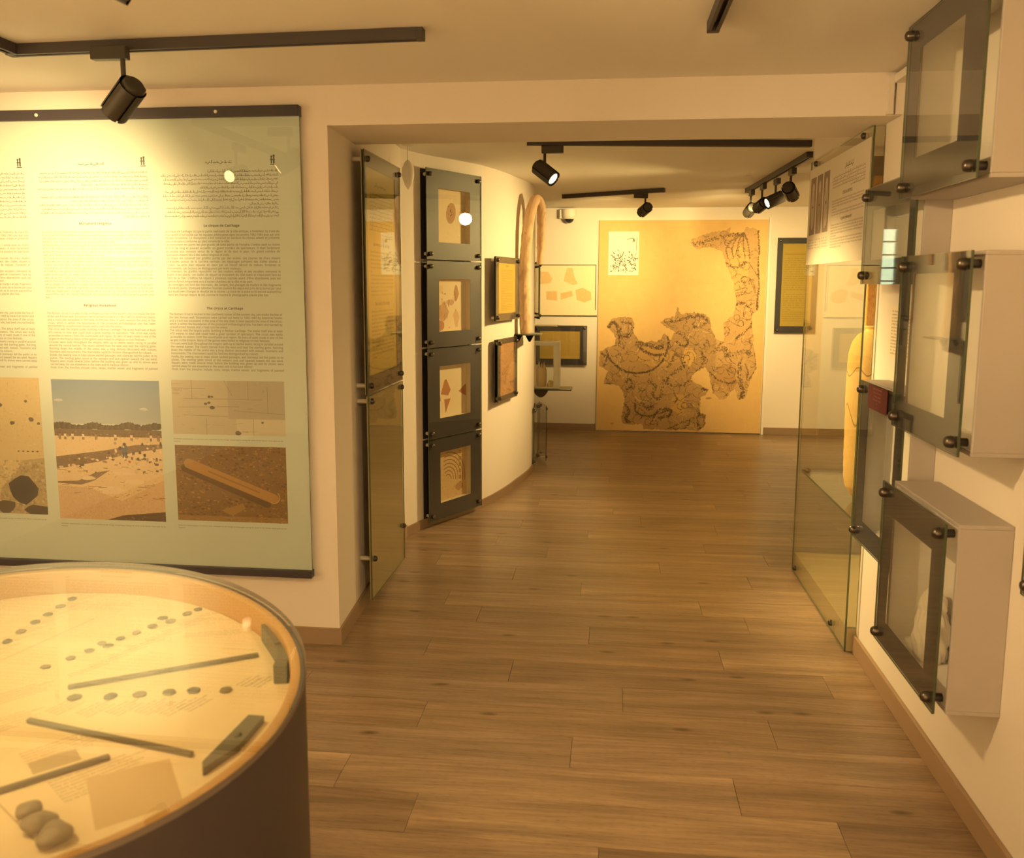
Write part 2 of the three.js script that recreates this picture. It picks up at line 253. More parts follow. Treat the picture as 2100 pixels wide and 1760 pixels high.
// ---- big text poster on the left wall
{
  const x0 = -3.35, x1 = -1.28, y0 = 0.33, y1 = 2.305, W = x1 - x0, Ht = y1 - y0;
  const o = thing('text_poster', 'wide pale green glass poster of text columns and photos between two dark rails', 'poster', [(x0 + x1) / 2, y0, -3.55]);
  const S = 990, tex = canvas(2048, 1954, (g, w, h) => {
    const X = (x) => (x - x0) * S * (2048 / (W * S)), k = 2048 / W, Y = (y) => (y1 - y) * k, L = (m) => m * k;
    g.fillStyle = '#c6d3d2'; g.fillRect(0, 0, w, h);
    const ink = '#55524a', cols = [[-2.449, -1.950], [-1.885, -1.380], [-3.02, -2.512]];
    const titles = [['Monument religieux', 'Religious monument'], ['Le cirque de Carthage', 'The circus at Carthage'], ['Les aménagements', 'Roman houses']];
    cols.forEach(([a, b], c) => {
      const cw = L(b - a), cx = X(a), mid = X((a + b) / 2);
      for (let i = 0; i < 12; i++) if (i !== 5 || c !== 0) arabic(g, cx, Y(2.062) + i * L(0.0167), cw, 11, ink, [0.97, 1, 1, 0.6, 1, 1, 1, 0.7, 1, 1, 1, 0.25][(i + c * 3) % 12]);
      arabic(g, mid - L(0.055), Y(2.098), L(0.11), 14, '#2c2a24', 1);
      // emblem: two upright figures on a base
      g.fillStyle = '#47443a'; const ex = X(b) - 30, ey = Y(2.125); g.fillRect(ex, ey + 34, 24, 3); g.fillRect(ex + 3, ey + 4, 5, 28); g.fillRect(ex + 13, ey, 6, 32); g.beginPath(); g.arc(ex + 6, ey + 4, 4, 0, 7); g.arc(ex + 16, ey + 1, 4.5, 0, 7); g.fill(); g.fillRect(ex, ey + 14, 20, 4);
      g.fillStyle = '#2e2c26'; g.font = 'bold 15px sans-serif'; g.textAlign = 'center';
      g.fillText(titles[c][0], mid, Y(c === 1 ? 1.835 : 1.846)); g.fillText(titles[c][1], mid, Y(c === 1 ? 1.487 : 1.496));
      para(g, [...FR, ...FR2], cx, Y(1.812), cw, 12, L(0.01405), 21, ink);
      para(g, [...EN, ...EN2], cx, Y(1.462), cw, 12, L(0.01405), 18, ink);
    });
    // photograph of the dig, middle column
    const photo = (a, b, yt, yb, f) => { g.save(); g.beginPath(); g.rect(X(a), Y(yt), L(b - a), L(yt - yb)); g.clip(); g.translate(X(a), Y(yt)); f(L(b - a), L(yt - yb)); g.restore(); };
    photo(-2.453, -1.948, 1.175, 0.542, (pw, phh) => {
      for (let i = 0; i < 40; i++) { const k = i / 39; g.fillStyle = `rgb(${112 + 52 * k},${137 + 38 * k},${168 + 16 * k})`; g.fillRect(0, phh * .31 * i / 40, pw, phh * .31 / 40 + 1); }
      fragment(g, pw * 0.85, phh * 0.2, 26, 7, '#b6bfc4', 12, 0.4); fragment(g, pw * 0.06, phh * 0.145, 30, 6, '#b6bfc4', 12, 0.4);
      g.fillStyle = '#d8c3a2'; g.fillRect(0, phh * 0.38, pw, phh);
      for (let i = 0; i < 60; i++) fragment(g, i / 60 * pw, phh * (0.335 - 0.01 * Math.sin(i * 0.35) - (i > 40 ? 0.006 : 0)), 16, 20, ['#4b4430', '#574e36', '#403a28'][i % 3], 9, 0.4);
      g.fillStyle = '#6c5a43'; g.fillRect(0, phh * 0.35, pw, phh * 0.05); speckle(g, 0, phh * 0.36, pw, phh * 0.05, 120, ['#d8cbb4', '#4a3c2a'], 2, 7, 0.5);
      blob(g, [[0, phh * .55], [pw * .45, phh * .5], [pw * .75, phh * .455], [pw, phh * .445], [pw, phh * .475], [pw * .72, phh * .51], [pw * .4, phh * .58], [0, phh * .64]], '#766149');
      for (let i = 0; i < 70; i++) fragment(g, rr(0, pw), phh * rr(0.54, 0.66) - 0, rr(4, 14), rr(3, 8), ['#cbb694', '#8a7558', '#5b4b38', '#dccbab'][i % 4], 8, 0.5);
      blob(g, [[0, phh * .73], [pw * .2, phh * .72], [pw * .36, phh * .66], [pw * .5, phh * .64], [pw * .34, phh * .72], [pw * .22, phh * .75], [0, phh * .74]], '#7b6a52');
      blob(g, [[0, phh * .76], [pw * .3, phh * .77], [pw * .6, phh * .86], [pw, phh * .7], [pw, phh], [0, phh]], '#c9ae90');
      speckle(g, 0, phh * .76, pw, phh * .24, 1500, ['#b89c7c', '#d8c2a4', '#a78c6e'], 2, 9, .25); for (const [a, b, r, q] of [[.5, .78, 90, 22], [.72, .72, 60, 12], [.3, .70, 50, 10], [.62, .66, 70, 9]]) fragment(g, pw * a, phh * b, r, q, '#dccab0', 14, .4); g.strokeStyle = '#7b6448'; g.lineWidth = 2; for (let i = 0; i < 26; i++) { const a = rr(0, pw), b = phh * rr(.6, .84); g.beginPath(); g.moveTo(a, b); g.lineTo(a + rr(10, 60), b + rr(-8, 8)); g.stroke(); }
      blob(g, [[pw * .45, phh], [pw * .6, phh * .965], [pw, phh * .93], [pw, phh]], '#5a4a3c');
      const person = (x, y, s, c1, c2) => { g.fillStyle = c2; g.fillRect(x - s * .2, y - s * .5, s * .17, s * .5); g.fillRect(x + s * .02, y - s * .5, s * .17, s * .5); g.fillStyle = c1; g.fillRect(x - s * .22, y - s, s * .44, s * .52); g.fillStyle = '#5a4030'; g.beginPath(); g.arc(x, y - s * 1.1, s * .14, 0, 7); g.fill(); };
      for (let i = 0; i < 9; i++) person(pw * [.05, .1, .27, .39, .72, .9, .97, .17, .57][i], phh * .425, 26, i % 3 ? '#ded2c0' : '#8d7d68', '#6a5a48');
      person(pw * .65, phh * .55, 56, '#4c5a6e', '#39404c');
      for (let i = 0; i < 34; i++) { const a = rr(0.5, 1), y = 0.44 + rr(0, 0.12); fragment(g, pw * a, phh * y, rr(5, 11), rr(6, 12), ['#e2d8c8', '#5f5242', '#3f382e', '#a49078'][i % 4], 7, 0.4); }
      fragment(g, pw * .69, phh * .575, 8, 6, '#b4562c');
      speckle(g, 0, phh * .4, pw, phh * .6, 700, ['#e3d3b5', '#8b7558', '#b39b78'], 2, 7, 0.3);
    });
    // map
    photo(-1.892, -1.381, 1.181, 0.942, (pw, phh) => {
      g.fillStyle = '#b9b5a8'; g.fillRect(0, 0, pw, phh); g.fillStyle = '#aba79b'; g.fillRect(pw * .5, 0, pw * .5, phh * .7); g.fillStyle = '#c6c1b4'; g.fillRect(pw * .57, phh * .7, pw * .43, phh * .3);
      g.strokeStyle = '#8e897b'; g.lineWidth = 2; for (const [a, b, c, d] of [[.1, .34, .8, .34], [.1, .64, .5, .66], [.18, 0, .18, .35], [.47, 0, .54, .28], [.68, 0, .68, .35], [0, .15, .3, .15], [.05, .5, .6, .47], [.3, .7, .3, 1], [.85, .1, .85, .6], [.55, .55, 1, .6], [.72, .7, .72, 1]]) { g.beginPath(); g.moveTo(a * pw, b * phh); g.lineTo(c * pw, d * phh); g.stroke(); }
      for (let i = 0; i < 26; i++) { g.strokeStyle = '#9c978a'; g.lineWidth = 1.2; const a = rnd() * pw, b = rnd() * phh; g.beginPath(); g.moveTo(a, b); g.lineTo(a + rr(-60, 60), b + rr(-8, 8)); g.stroke(); }
      for (const [a, b, r] of [[.335, .3, 6], [.36, .3, 5], [.3, .43, 7], [.33, .41, 6], [.36, .5, 10], [.58, .96, 12], [.8, .76, 5]]) fragment(g, a * pw, b * phh, r * 1.4, r, '#5c574a', 8, 0.3);
      g.fillStyle = '#7d7869'; g.font = '9px sans-serif'; g.textAlign = 'left'; for (const [t, a, b] of [['TERRAIN A', .0, .2], ['Amilcar', .0, .26], ['C', .4, .48], ['D', .8, .2], ['cirque', .66, .52], ['Echelle', .61, .95]]) g.fillText(t, a * pw + 4, b * phh);
      speckle(g, 0, 0, pw, phh, 400, ['#d5d0c2', '#8f8a7c'], 1, 4, 0.35);
    });
    photo(-1.89, -1.383, 0.893, 0.553, (pw, phh) => {
      g.fillStyle = '#7d6340'; g.fillRect(0, 0, pw, phh);
      for (let i = 0; i < 900; i++) fragment(g, rnd() * pw, rnd() * phh, rr(3, 12), rr(2, 7), ['#8d7048', '#6b5536', '#a08254', '#5c4a30', '#94713c', '#7c6a44'][i % 6], 6, 0.5);
      g.globalAlpha = 0.9; g.strokeStyle = '#5a4730'; g.lineWidth = 34; g.lineCap = 'round'; g.beginPath(); g.moveTo(pw * .08, phh * .3); g.lineTo(pw * .82, phh * .75); g.stroke();
      g.strokeStyle = '#b08a52'; g.lineWidth = 44; g.beginPath(); g.moveTo(pw * .12, phh * .24); g.lineTo(pw * .88, phh * .68); g.stroke();
      g.strokeStyle = '#8d6b3c'; g.lineWidth = 8; g.beginPath(); g.moveTo(pw * .3, phh * .34); g.lineTo(pw * .75, phh * .6); g.stroke(); g.globalAlpha = 1;
      g.strokeStyle = '#c39d63'; g.lineWidth = 4; g.beginPath(); g.arc(pw * .88, phh * .66, 26, -0.8, 2.1); g.stroke();
      blob(g, [[pw * .4, phh * .85], [pw * .6, phh * .75], [pw * .62, phh * .82], [pw * .5, phh * .92]], '#9a7b4c'); g.fillStyle = '#a88a5a'; g.globalAlpha = .5; g.fillRect(0, phh * .93, pw, phh * .07); g.globalAlpha = 1;
    });
    // plan and cave photograph, left column
    photo(-3.02, -2.51, 1.18, 0.556, (pw, phh) => {
      g.fillStyle = '#c6b691'; g.fillRect(0, 0, pw, phh); speckle(g, 0, 0, pw, phh, 900, ['#b5a47e', '#d8caa8', '#a8976f'], 3, 12, 0.4);
      for (const [a, b, r] of [[.9, .3, 14], [.97, .33, 10], [.72, .33, 14], [.62, .2, 12], [.86, .17, 10]]) fragment(g, a * pw, b * phh, r, r * .8, '#5f5647', 9, 0.4);
      for (let i = 0; i < 5; i++) fragment(g, pw * (.76 + i * .045), phh * .535, 7, 3, '#4b4437', 6, .3);
      blob(g, [[pw * .5, phh], [pw * .58, phh * .8], [pw * .7, phh * .72], [pw * .8, phh * .6], [pw, phh * .58], [pw, phh], [0, phh]], '#a99a7a'); speckle(g, pw * .4, phh * .6, pw * .6, phh * .4, 600, ['#77694f', '#d2c6a8', '#8a7c60'], 4, 14, 0.5);
      fragment(g, pw * .78, phh * .82, pw * .16, phh * .12, '#38322a', 12, .25, .4); fragment(g, pw * .9, phh * .97, pw * .14, phh * .05, '#4a4236', 10, .3); fragment(g, pw * .6, phh * .95, pw * .12, phh * .06, '#574f41', 10, .4);
    });
    g.fillStyle = ink; for (const [a, y, n] of [[-1.893, 0.918, 2], [-1.891, 0.527, 2], [-2.45, 0.516, 2], [-3.02, 0.53, 2]]) para(g, ['Schematic representation of trenches A-B-C excavated by the foreign archaeologists during the works at the Roman circus (plan by the mission)'], X(a), Y(y), L(0.5), 8, 11, n, '#6b6a5c');
  });
  const mat = new THREE.MeshStandardMaterial({ map: tex, roughness: 0.45 });
  const edge = std(lin(0.4, 0.5, 0.4), 0.4);
  const g = sheet(W, Ht, 0.004).translate(0, 0, 0.018); mesh('printed_sheet', g, [edge, edge, edge, edge, mat, edge], o);
  pane('glass_pane', W + 0.004, Ht + 0.004, 0.005, o, [0, -0.002, 0.0225]);
  mesh('top_rail', rbox(-W / 2 - 0.003, W / 2 + 0.003, Ht - 0.025, Ht + 0.018, 0.001, 0.042, 0.003), M.blackMetal, o);
  mesh('bottom_rail', rbox(-W / 2 - 0.003, W / 2 + 0.003, -0.017, 0.016, 0.001, 0.042, 0.003), M.blackMetal, o);
  for (const x of [-3.2, -2.422, -1.629]) { const s = mesh('screw', boltGeo, M.white, o); s.scale.set(0.5, 0.5, 0.3); s.position.set(x - (x0 + x1) / 2, Ht - 0.004, 0.042); }
}
// ---- tall panels on the passage wall
const passTurn = Math.atan2(passA[1] - passB[1], passA[0] - passB[0]);      // facing the corridor
{
  const p0 = new THREE.Vector2(-1.131, -3.935), p1 = new THREE.Vector2(-1.128, -4.60), c = p0.clone().add(p1).multiplyScalar(0.5), L = p0.distanceTo(p1);
  const turn = Math.PI / 2 + Math.atan2(p1.x - p0.x, -(p1.y - p0.y)) * -1;
  const so = 0.062, nx = Math.sin(turn), nz = Math.cos(turn);
  const o = thing('information_board', 'tall olive glass text panel in the passage, its black lower strip held by bolts', 'panel', [c.x - nx * so, 1.075, c.y - nz * so], turn);
  const t = canvas(512, 900, (g, w, h) => { g.fillStyle = '#b5a352'; g.fillRect(0, 0, w, h); g.fillStyle = '#453c24'; g.font = 'bold 22px sans-serif'; g.textAlign = 'center'; arabic(g, 150, 70, 200, 24, '#3a3220'); g.fillText('Les mosaïques de Carthage', 256, 330); g.fillText('The mosaics of Carthage', 256, 590); for (let i = 0; i < 11; i++) arabic(g, 60, 110 + i * 17, 400, 13, '#4b4228', i === 10 ? 0.5 : 1); para(g, FR, 60, 360, 400, 13, 17, 12, '#4b4228'); para(g, EN, 60, 620, 400, 13, 17, 13, '#4b4228'); });
  const hh = 1.135; panel(o, L, hh, so, { border: [0.05, 0.09, 0.07, 0.085], inset: 0.04, boltMat: M.boltDark });
  mesh('text_sheet', sheet(L - 0.13, hh - 0.14).translate(-0.02, 0.075, so - 0.006), M.print(t), o);
  mesh('backing_board', box(-L / 2, L / 2, 0, hh, so - 0.012, so - 0.008), M.olive, o);
  const q = thing('olive_panel', 'plain tall olive glass panel below the passage text panel, near the floor', 'panel', [c.x - nx * so, 0.06, c.y - nz * so], turn);
  panel(q, L, 1.008, so, { inset: 0.04, boltMat: M.boltDark, boltRows: [0.2, 0.98] });
  mesh('backing_board', box(-L / 2, L / 2, 0, 1.008, so - 0.006, so - 0.002), M.olive, q);
}
// ---- column of four black frames on the curved wall
{
  const n = [0.8787, 0.4774], turn = Math.atan2(n[0], n[1]), d = [0.4774, -0.8787], so = 0.055, P = [-1.168 + n[0] * so, -5.467 + n[1] * so];
  const cx = P[0] + d[0] * 0.2205 - n[0] * so, cz = P[1] + d[1] * 0.2205 - n[1] * so, w = 0.570;
  const art = [
    (g, W, Hh) => { g.fillStyle = '#e3cfae'; g.fillRect(0, 0, W, Hh); speckle(g, 0, 0, W, Hh, 200, ['#d8c29e', '#ecdcc0'], 4, 20, .3); g.fillStyle = '#b98d66'; g.beginPath(); g.ellipse(W * .54, Hh * .43, 46, 66, .25, 0, 7); g.fill(); speckle(g, W * .44, Hh * .3, 55, 90, 120, ['#8e6442', '#c9a07a'], 2, 7, .6); g.strokeStyle = '#5c3a22'; g.lineWidth = 4; for (let i = 0; i < 9; i++) { const a = W * .54 + rr(-22, 26), b = Hh * .39 + rr(-26, 24); g.beginPath(); g.moveTo(a, b); g.lineTo(a + rr(-13, 13), b + rr(-13, 13)); g.stroke(); } },
    (g, W, Hh) => { g.fillStyle = '#e3cdab'; g.fillRect(0, 0, W, Hh); for (const [a, b, r, q, c] of [[.3, .62, 60, 74, '#c39a74'], [.68, .3, 30, 62, '#b48862'], [.5, .45, 50, 24, '#c9a47e'], [.68, .74, 36, 66, '#d2ae88'], [.2, .88, 50, 40, '#b97f5a'], [.2, .22, 40, 30, '#dcc09a']]) { fragment(g, a * W, b * Hh, r, q, c, 11, .35); } g.strokeStyle = '#8d5c3c'; g.lineWidth = 3; for (let i = 0; i < 20; i++) { const a = rr(.12, .8) * W, b = rr(.25, .92) * Hh; g.beginPath(); g.moveTo(a, b); g.quadraticCurveTo(a + rr(-24, 24), b + rr(-24, 24), a + rr(-14, 14), b + rr(4, 40)); g.stroke(); } },
    (g, W, Hh) => { g.fillStyle = '#e2cfaf'; g.fillRect(0, 0, W, Hh); const f = (p) => blob(g, p.map(([a, b]) => [a * W, b * Hh]), '#b0764c'); f([[.32, .3], [.38, .3], [.5, .5], [.42, .6], [.2, .56]]); f([[.3, .66], [.5, .66], [.42, .78], [.34, .92]]); f([[.98, .42], [.98, .66], [.74, .55]]); f([[.04, .6], [.18, .56], [.2, .68], [.06, .7]]); speckle(g, W * .05, Hh * .3, W * .5, Hh * .5, 120, ['#c99a72', '#8e5a38'], 2, 6, .3); },
    (g, W, Hh) => { g.fillStyle = '#d0b283'; g.fillRect(0, 0, W, Hh); speckle(g, 0, 0, W, Hh, 500, ['#b9966a', '#dcc298', '#a58258'], 3, 12, .4); g.strokeStyle = '#8d6a44'; g.lineWidth = 6; for (let i = 0; i < 7; i++) { g.beginPath(); g.arc(W * .4, Hh * .6, 30 + i * 24, -2.3 + i * .1, 0.2); g.stroke(); } for (let i = 0; i < 6; i++) { g.strokeRect(W * .75, Hh * (.12 + i * .12), 16, 14); } fragment(g, W * .75, Hh * .8, 46, 30, '#b18c5e'); },
  ];
  const labels = ['black glass frame with a single clay face fragment, topmost of the column of four', 'black glass frame with scattered reddish pottery sherds, second of the column of four', 'black glass frame with three red-brown triangular sherds, third of the column of four', 'black glass frame with a carved spiral relief, lowest of the column of four'];
  const ys = [1.752, 1.19, 0.593, 0.040], hs = [0.566, 0.556, 0.592, 0.548], wy = [[1.862, 2.203], [1.29, 1.632], [0.72, 1.066], [0.148, 0.494]];
  for (let i = 0; i < 4; i++) {
    const o = thing('picture_frame', labels[i], 'frame', [cx, ys[i], cz], turn, 'column of black frames on the curved wall');
    const b = wy[i][0] - ys[i], t = ys[i] + hs[i] - wy[i][1], l = 0.122, r = 0.118;
    panel(o, w, hs[i], so, { border: [l, r, t, b], inset: 0.036 });
    const pw = w - l - r + 0.02, phh = hs[i] - t - b + 0.02;
    mesh('picture', sheet(pw, phh).translate(0, b - 0.01, 0.012), M.print(canvas(330, 346, (g, W, Hh) => art[i](g, W, Hh))), o);
    mesh('frame_lining', ring(pw, phh, 0.008, 0.008, 0.008, 0.008, so - 0.016).translate(0, b - 0.01, 0.0135), std(lin(0.66, 0.56, 0.42), 0.7), o);
    mesh('backing_board', box(-w / 2 + 0.004, w / 2 - 0.004, 0.003, hs[i] - 0.003, 0.006, 0.0115), M.blackPrint, o);
  }
}
// ---- two small framed notes further round the curve
{
  const p1 = [-0.786, -6.109], p2 = [-0.661, -6.689], L = Math.hypot(p2[0] - p1[0], p2[1] - p1[1]), d = [(p2[0] - p1[0]) / L, (p2[1] - p1[1]) / L], n = [-d[1], d[0]], turn = Math.atan2(n[0], n[1]), so = 0.062;
  const at = (s) => [p1[0] + d[0] * s - n[0] * so, p1[1] + d[1] * s - n[1] * so];
  const yellow = canvas(340, 300, (g, w, h) => { g.fillStyle = '#bfa236'; g.fillRect(0, 0, w, h); g.fillStyle = '#4c421a'; g.font = 'bold 13px sans-serif'; g.textAlign = 'center'; g.fillText('L\'IVOIRE', w / 2, 26); para(g, FR.concat(EN), 60, 48, 220, 9, 9.6, 25, '#665a22'); });
  const [ax, az] = at(0.195), a = thing('framed_note', 'small framed yellow text sheet with black border left of the curved horn', 'frame', [ax, 1.335, az], turn);
  panel(a, 0.52, 0.458, so, { border: [0.075, 0.06, 0.045, 0.052], inset: 0.026, from: 0.026 });
  mesh('text_sheet', sheet(0.40, 0.375).translate(0.008, 0.045, so - 0.006), M.print(yellow), a);
  mesh('backing_board', box(-0.258, 0.258, 0.002, 0.456, so - 0.011, so - 0.007), M.blackPrint, a);
  const stone = canvas(300, 400, (g, w, h) => { g.fillStyle = '#b08360'; g.fillRect(0, 0, w, h); speckle(g, 0, 0, w, h, 1400, ['#c09472', '#946a4a', '#a87a58', '#d0a684'], 3, 12, .5); g.strokeStyle = '#7c4c30'; g.lineWidth = 4; for (let i = 0; i < 26; i++) { const x = rr(30, 270), y = rr(170, 380); g.beginPath(); g.moveTo(x, y); g.quadraticCurveTo(x + rr(-30, 30), y + rr(-20, 20), x + rr(-20, 20), y + rr(-30, 30)); g.stroke(); } });
  const [bx, bz] = at(0.20), b = thing('framed_relief', 'framed reddish stone slab behind bolted glass below the yellow note', 'frame', [bx, 0.745, bz], turn);
  panel(b, 0.44, 0.458, so, { border: [0.07, 0.05, 0.036, 0.04], inset: 0.03, from: 0.026 });
  mesh('stone_slab', sheet(0.34, 0.40, 0.012).translate(0.008, 0.03, so - 0.018), M.print(stone), b);
  mesh('backing_board', box(-0.218, 0.218, 0.002, 0.456, so - 0.026, so - 0.02), M.blackPrint, b);
  // glass shelf and horn
  const shelf = thing('glass_shelf', 'short glass shelf under the curved horn, on two grey brackets', 'shelf', [-0.645, 1.205, -6.72], 0);
  pane('glass_plate', 0.20, 0.010, 0.24, shelf, [0.02, 0, -0.12]);
  for (const zx of [-0.055, 0.035]) { const g = new THREE.CylinderGeometry(0.034, 0.006, 0.05, 16, 1, false, 0, Math.PI); g.rotateY(Math.PI / 2); g.translate(zx, -0.026, 0.08); mesh('bracket', g, M.boltDark, shelf); }
  const ivory = canvas(256, 512, (g, w, h) => { g.fillStyle = '#cfb08a'; g.fillRect(0, 0, w, h); for (let i = 0; i < 260; i++) { g.globalAlpha = rr(.1, .35); g.strokeStyle = ['#a88560', '#dcc2a0', '#93714e', '#e2ccac'][i % 4]; g.lineWidth = rr(1, 7); const x = rnd() * w, y = rnd() * h; g.beginPath(); g.moveTo(x, y); g.lineTo(x + rr(-10, 10), y + rr(20, 120)); g.stroke(); } g.globalAlpha = 1; speckle(g, 0, 0, w, h, 300, ['#8a5c34', '#dcc098'], 2, 8, .4); });
  const horn = thing('curved_horn', 'tall pale brown fossil horn arched like a hook on a glass shelf', 'horn', [-0.645, 1.218, -6.72]);
  const path = new THREE.CatmullRomCurve3([[-.002, 0, .06], [-.008, .22, .06], [-.012, .42, .055], [0, .66, .05], [.024, .88, .03], [.05, 1.0, -.01], [.075, 1.035, -.06], [.10, .98, -.1], [.105, .80, -.12], [.10, .66, -.12], [.092, .54, -.12]].map((p) => new THREE.Vector3(...p)));
  const tube = new THREE.TubeGeometry(path, 90, 1, 18), P = tube.attributes.position, c = new THREE.Vector3();
  for (let i = 0; i <= 90; i++) { path.getPointAt(i / 90, c); const u = i / 90, rad = (u < .5 ? 0.042 : 0.042 - 0.012 * (u - .5) * 2) * (i === 0 || i === 90 ? 0.9 : 1) * (u > .93 ? 0.8 : 1); for (let j = 0; j <= 18; j++) { const k = i * 19 + j, x = P.getX(k) - c.x, y = P.getY(k) - c.y, z = P.getZ(k) - c.z, q = rad * (1 + 0.16 * perlin.noise(x * 2.2 + 3, i * .35, z * 2.2) + 0.05 * perlin.noise(x * 6, i * 1.1, z * 6)); P.setXYZ(k, c.x + x * q, c.y + y * q, c.z + z * q); } }
  tube.computeVertexNormals(); mesh('horn_shaft', tube, M.print(ivory, .8), horn);
  for (const [u, r] of [[0, .038], [1, .024]]) { const e = path.getPointAt(u), s = new THREE.SphereGeometry(r, 14, 10); s.scale(1, .35, 1); s.translate(e.x, e.y + (u ? 0 : .008), e.z); mesh('broken_end', s, M.print(ivory, .8), horn); }
}
// ---- things beyond the bend of the curved wall
{
  const grp = undefined;
  const gp = thing('bolted_frame', 'narrow edge-on bolted glass panel right of the horn, beyond the bend', 'panel', [-0.688, 1.30, -7.55], Math.PI / 2 + 0.22);
  panel(gp, 0.42, 0.49, 0.05, { border: [0.05, 0.05, 0.05, 0.05], inset: 0.03 });
  const up = thing('glass_shelf', 'empty glass shelf at the top of the small display case on the far curve', 'shelf', [-0.655, 1.225, -7.68]);
  pane('glass_plate', 0.20, 0.01, 0.22, up, [0.10, 0, -0.11]);
  const low = thing('glass_shelf', 'long glass shelf carrying the jug, low on the far curve', 'shelf', [-0.665, 0.662, -7.68]);
  pane('glass_plate', 0.345, 0.010, 0.26, low, [0.1725, 0, -0.13]);
  const caseo = thing('display_case', 'small white-edged glass case standing open around the clay jug', 'display case', [-0.55, 0.673, -7.70]);
  mesh('case_frame', ring(0.24, 0.415, 0.012, 0.055, 0.03, 0.012, 0.19).translate(0, 0, -0.1), M.white, caseo);
  pane('glass_pane', 0.236, 0.40, 0.004, caseo, [0, 0.004, 0.091]);
  const jug = thing('clay_jug', 'pale clay jug with a broken two-pronged neck on the lower glass shelf', 'jug', [-0.595, 0.674, -7.66]);
  const clay = std(lin(.72, .55, .32), .85), lp = [[0, 0], [.030, 0], [.042, .02], [.047, .06], [.048, .12], [.046, .165], [.036, .185], [.028, .19], [.026, .188], [0, .182]].map((p) => new THREE.Vector2(...p));
  mesh('jug_body', new THREE.LatheGeometry(lp, 24), clay, jug);
  for (const [x, h] of [[-.022, .065], [.004, .045], [.024, .055]]) { const g = new THREE.ConeGeometry(.011, h, 8); g.translate(x, .183 + h / 2, 0); mesh('broken_neck', g, clay, jug); }
  const sp = [[-.512, .041, 'pale lumpy clay sherd beside the jug, the taller of two'], [-.475, .028, 'small pale clay sherd at the front of the jug shelf, the smaller of two']];
  for (const [x, r, l] of sp) { const g = new THREE.DodecahedronGeometry(r, 1); g.scale(.8, .9, .8); const q = g.attributes.position; for (let i = 0; i < q.count; i++) { const k = 1 + .25 * perlin.noise(q.getX(i) * 60, q.getY(i) * 60, q.getZ(i) * 60); q.setXYZ(i, q.getX(i) * k, q.getY(i) * k, q.getZ(i) * k); } g.translate(0, r * .82, 0); g.computeVertexNormals(); const m = mesh('clay_sherd', g, clay); m.position.set(x, .674, -7.65); tag(m, l, 'sherd'); }
  const bowl = thing('dark_bowl', 'dark cone-shaped bowl hanging under the lower glass shelf by the bend', 'bowl', [-0.60, 0.585, -7.66]);
  const bl = [[0, 0], [.02, .004], [.045, .025], [.062, .05], [.07, .075], [.066, .075], [.055, .05], [.02, .012], [0, .01]].map((p) => new THREE.Vector2(...p));
  mesh('bowl_shell', new THREE.LatheGeometry(bl, 24), std(lin(.09, .08, .07), .45), bowl);
  const tp = thing('floor_panel', 'narrow dark bolted panel by the floor at the bend of the curved wall', 'panel', [-0.672, 0.05, -7.40], Math.PI / 2 - .04);
  panel(tp, 0.34, 0.50, 0.05, { border: [.05, .05, .05, .05], inset: .03 });
  mesh('backing_board', box(-.165, .165, .003, .497, .02, .026), M.blackPrint, tp);
  const tp2 = thing('clear_panel', 'clear bolted glass panel by the floor just beyond the dark one', 'panel', [-0.655, 0.02, -7.70], Math.PI / 2 + .3);
  panel(tp2, 0.30, 0.50, 0.07, { inset: .03, from: .03 });
}
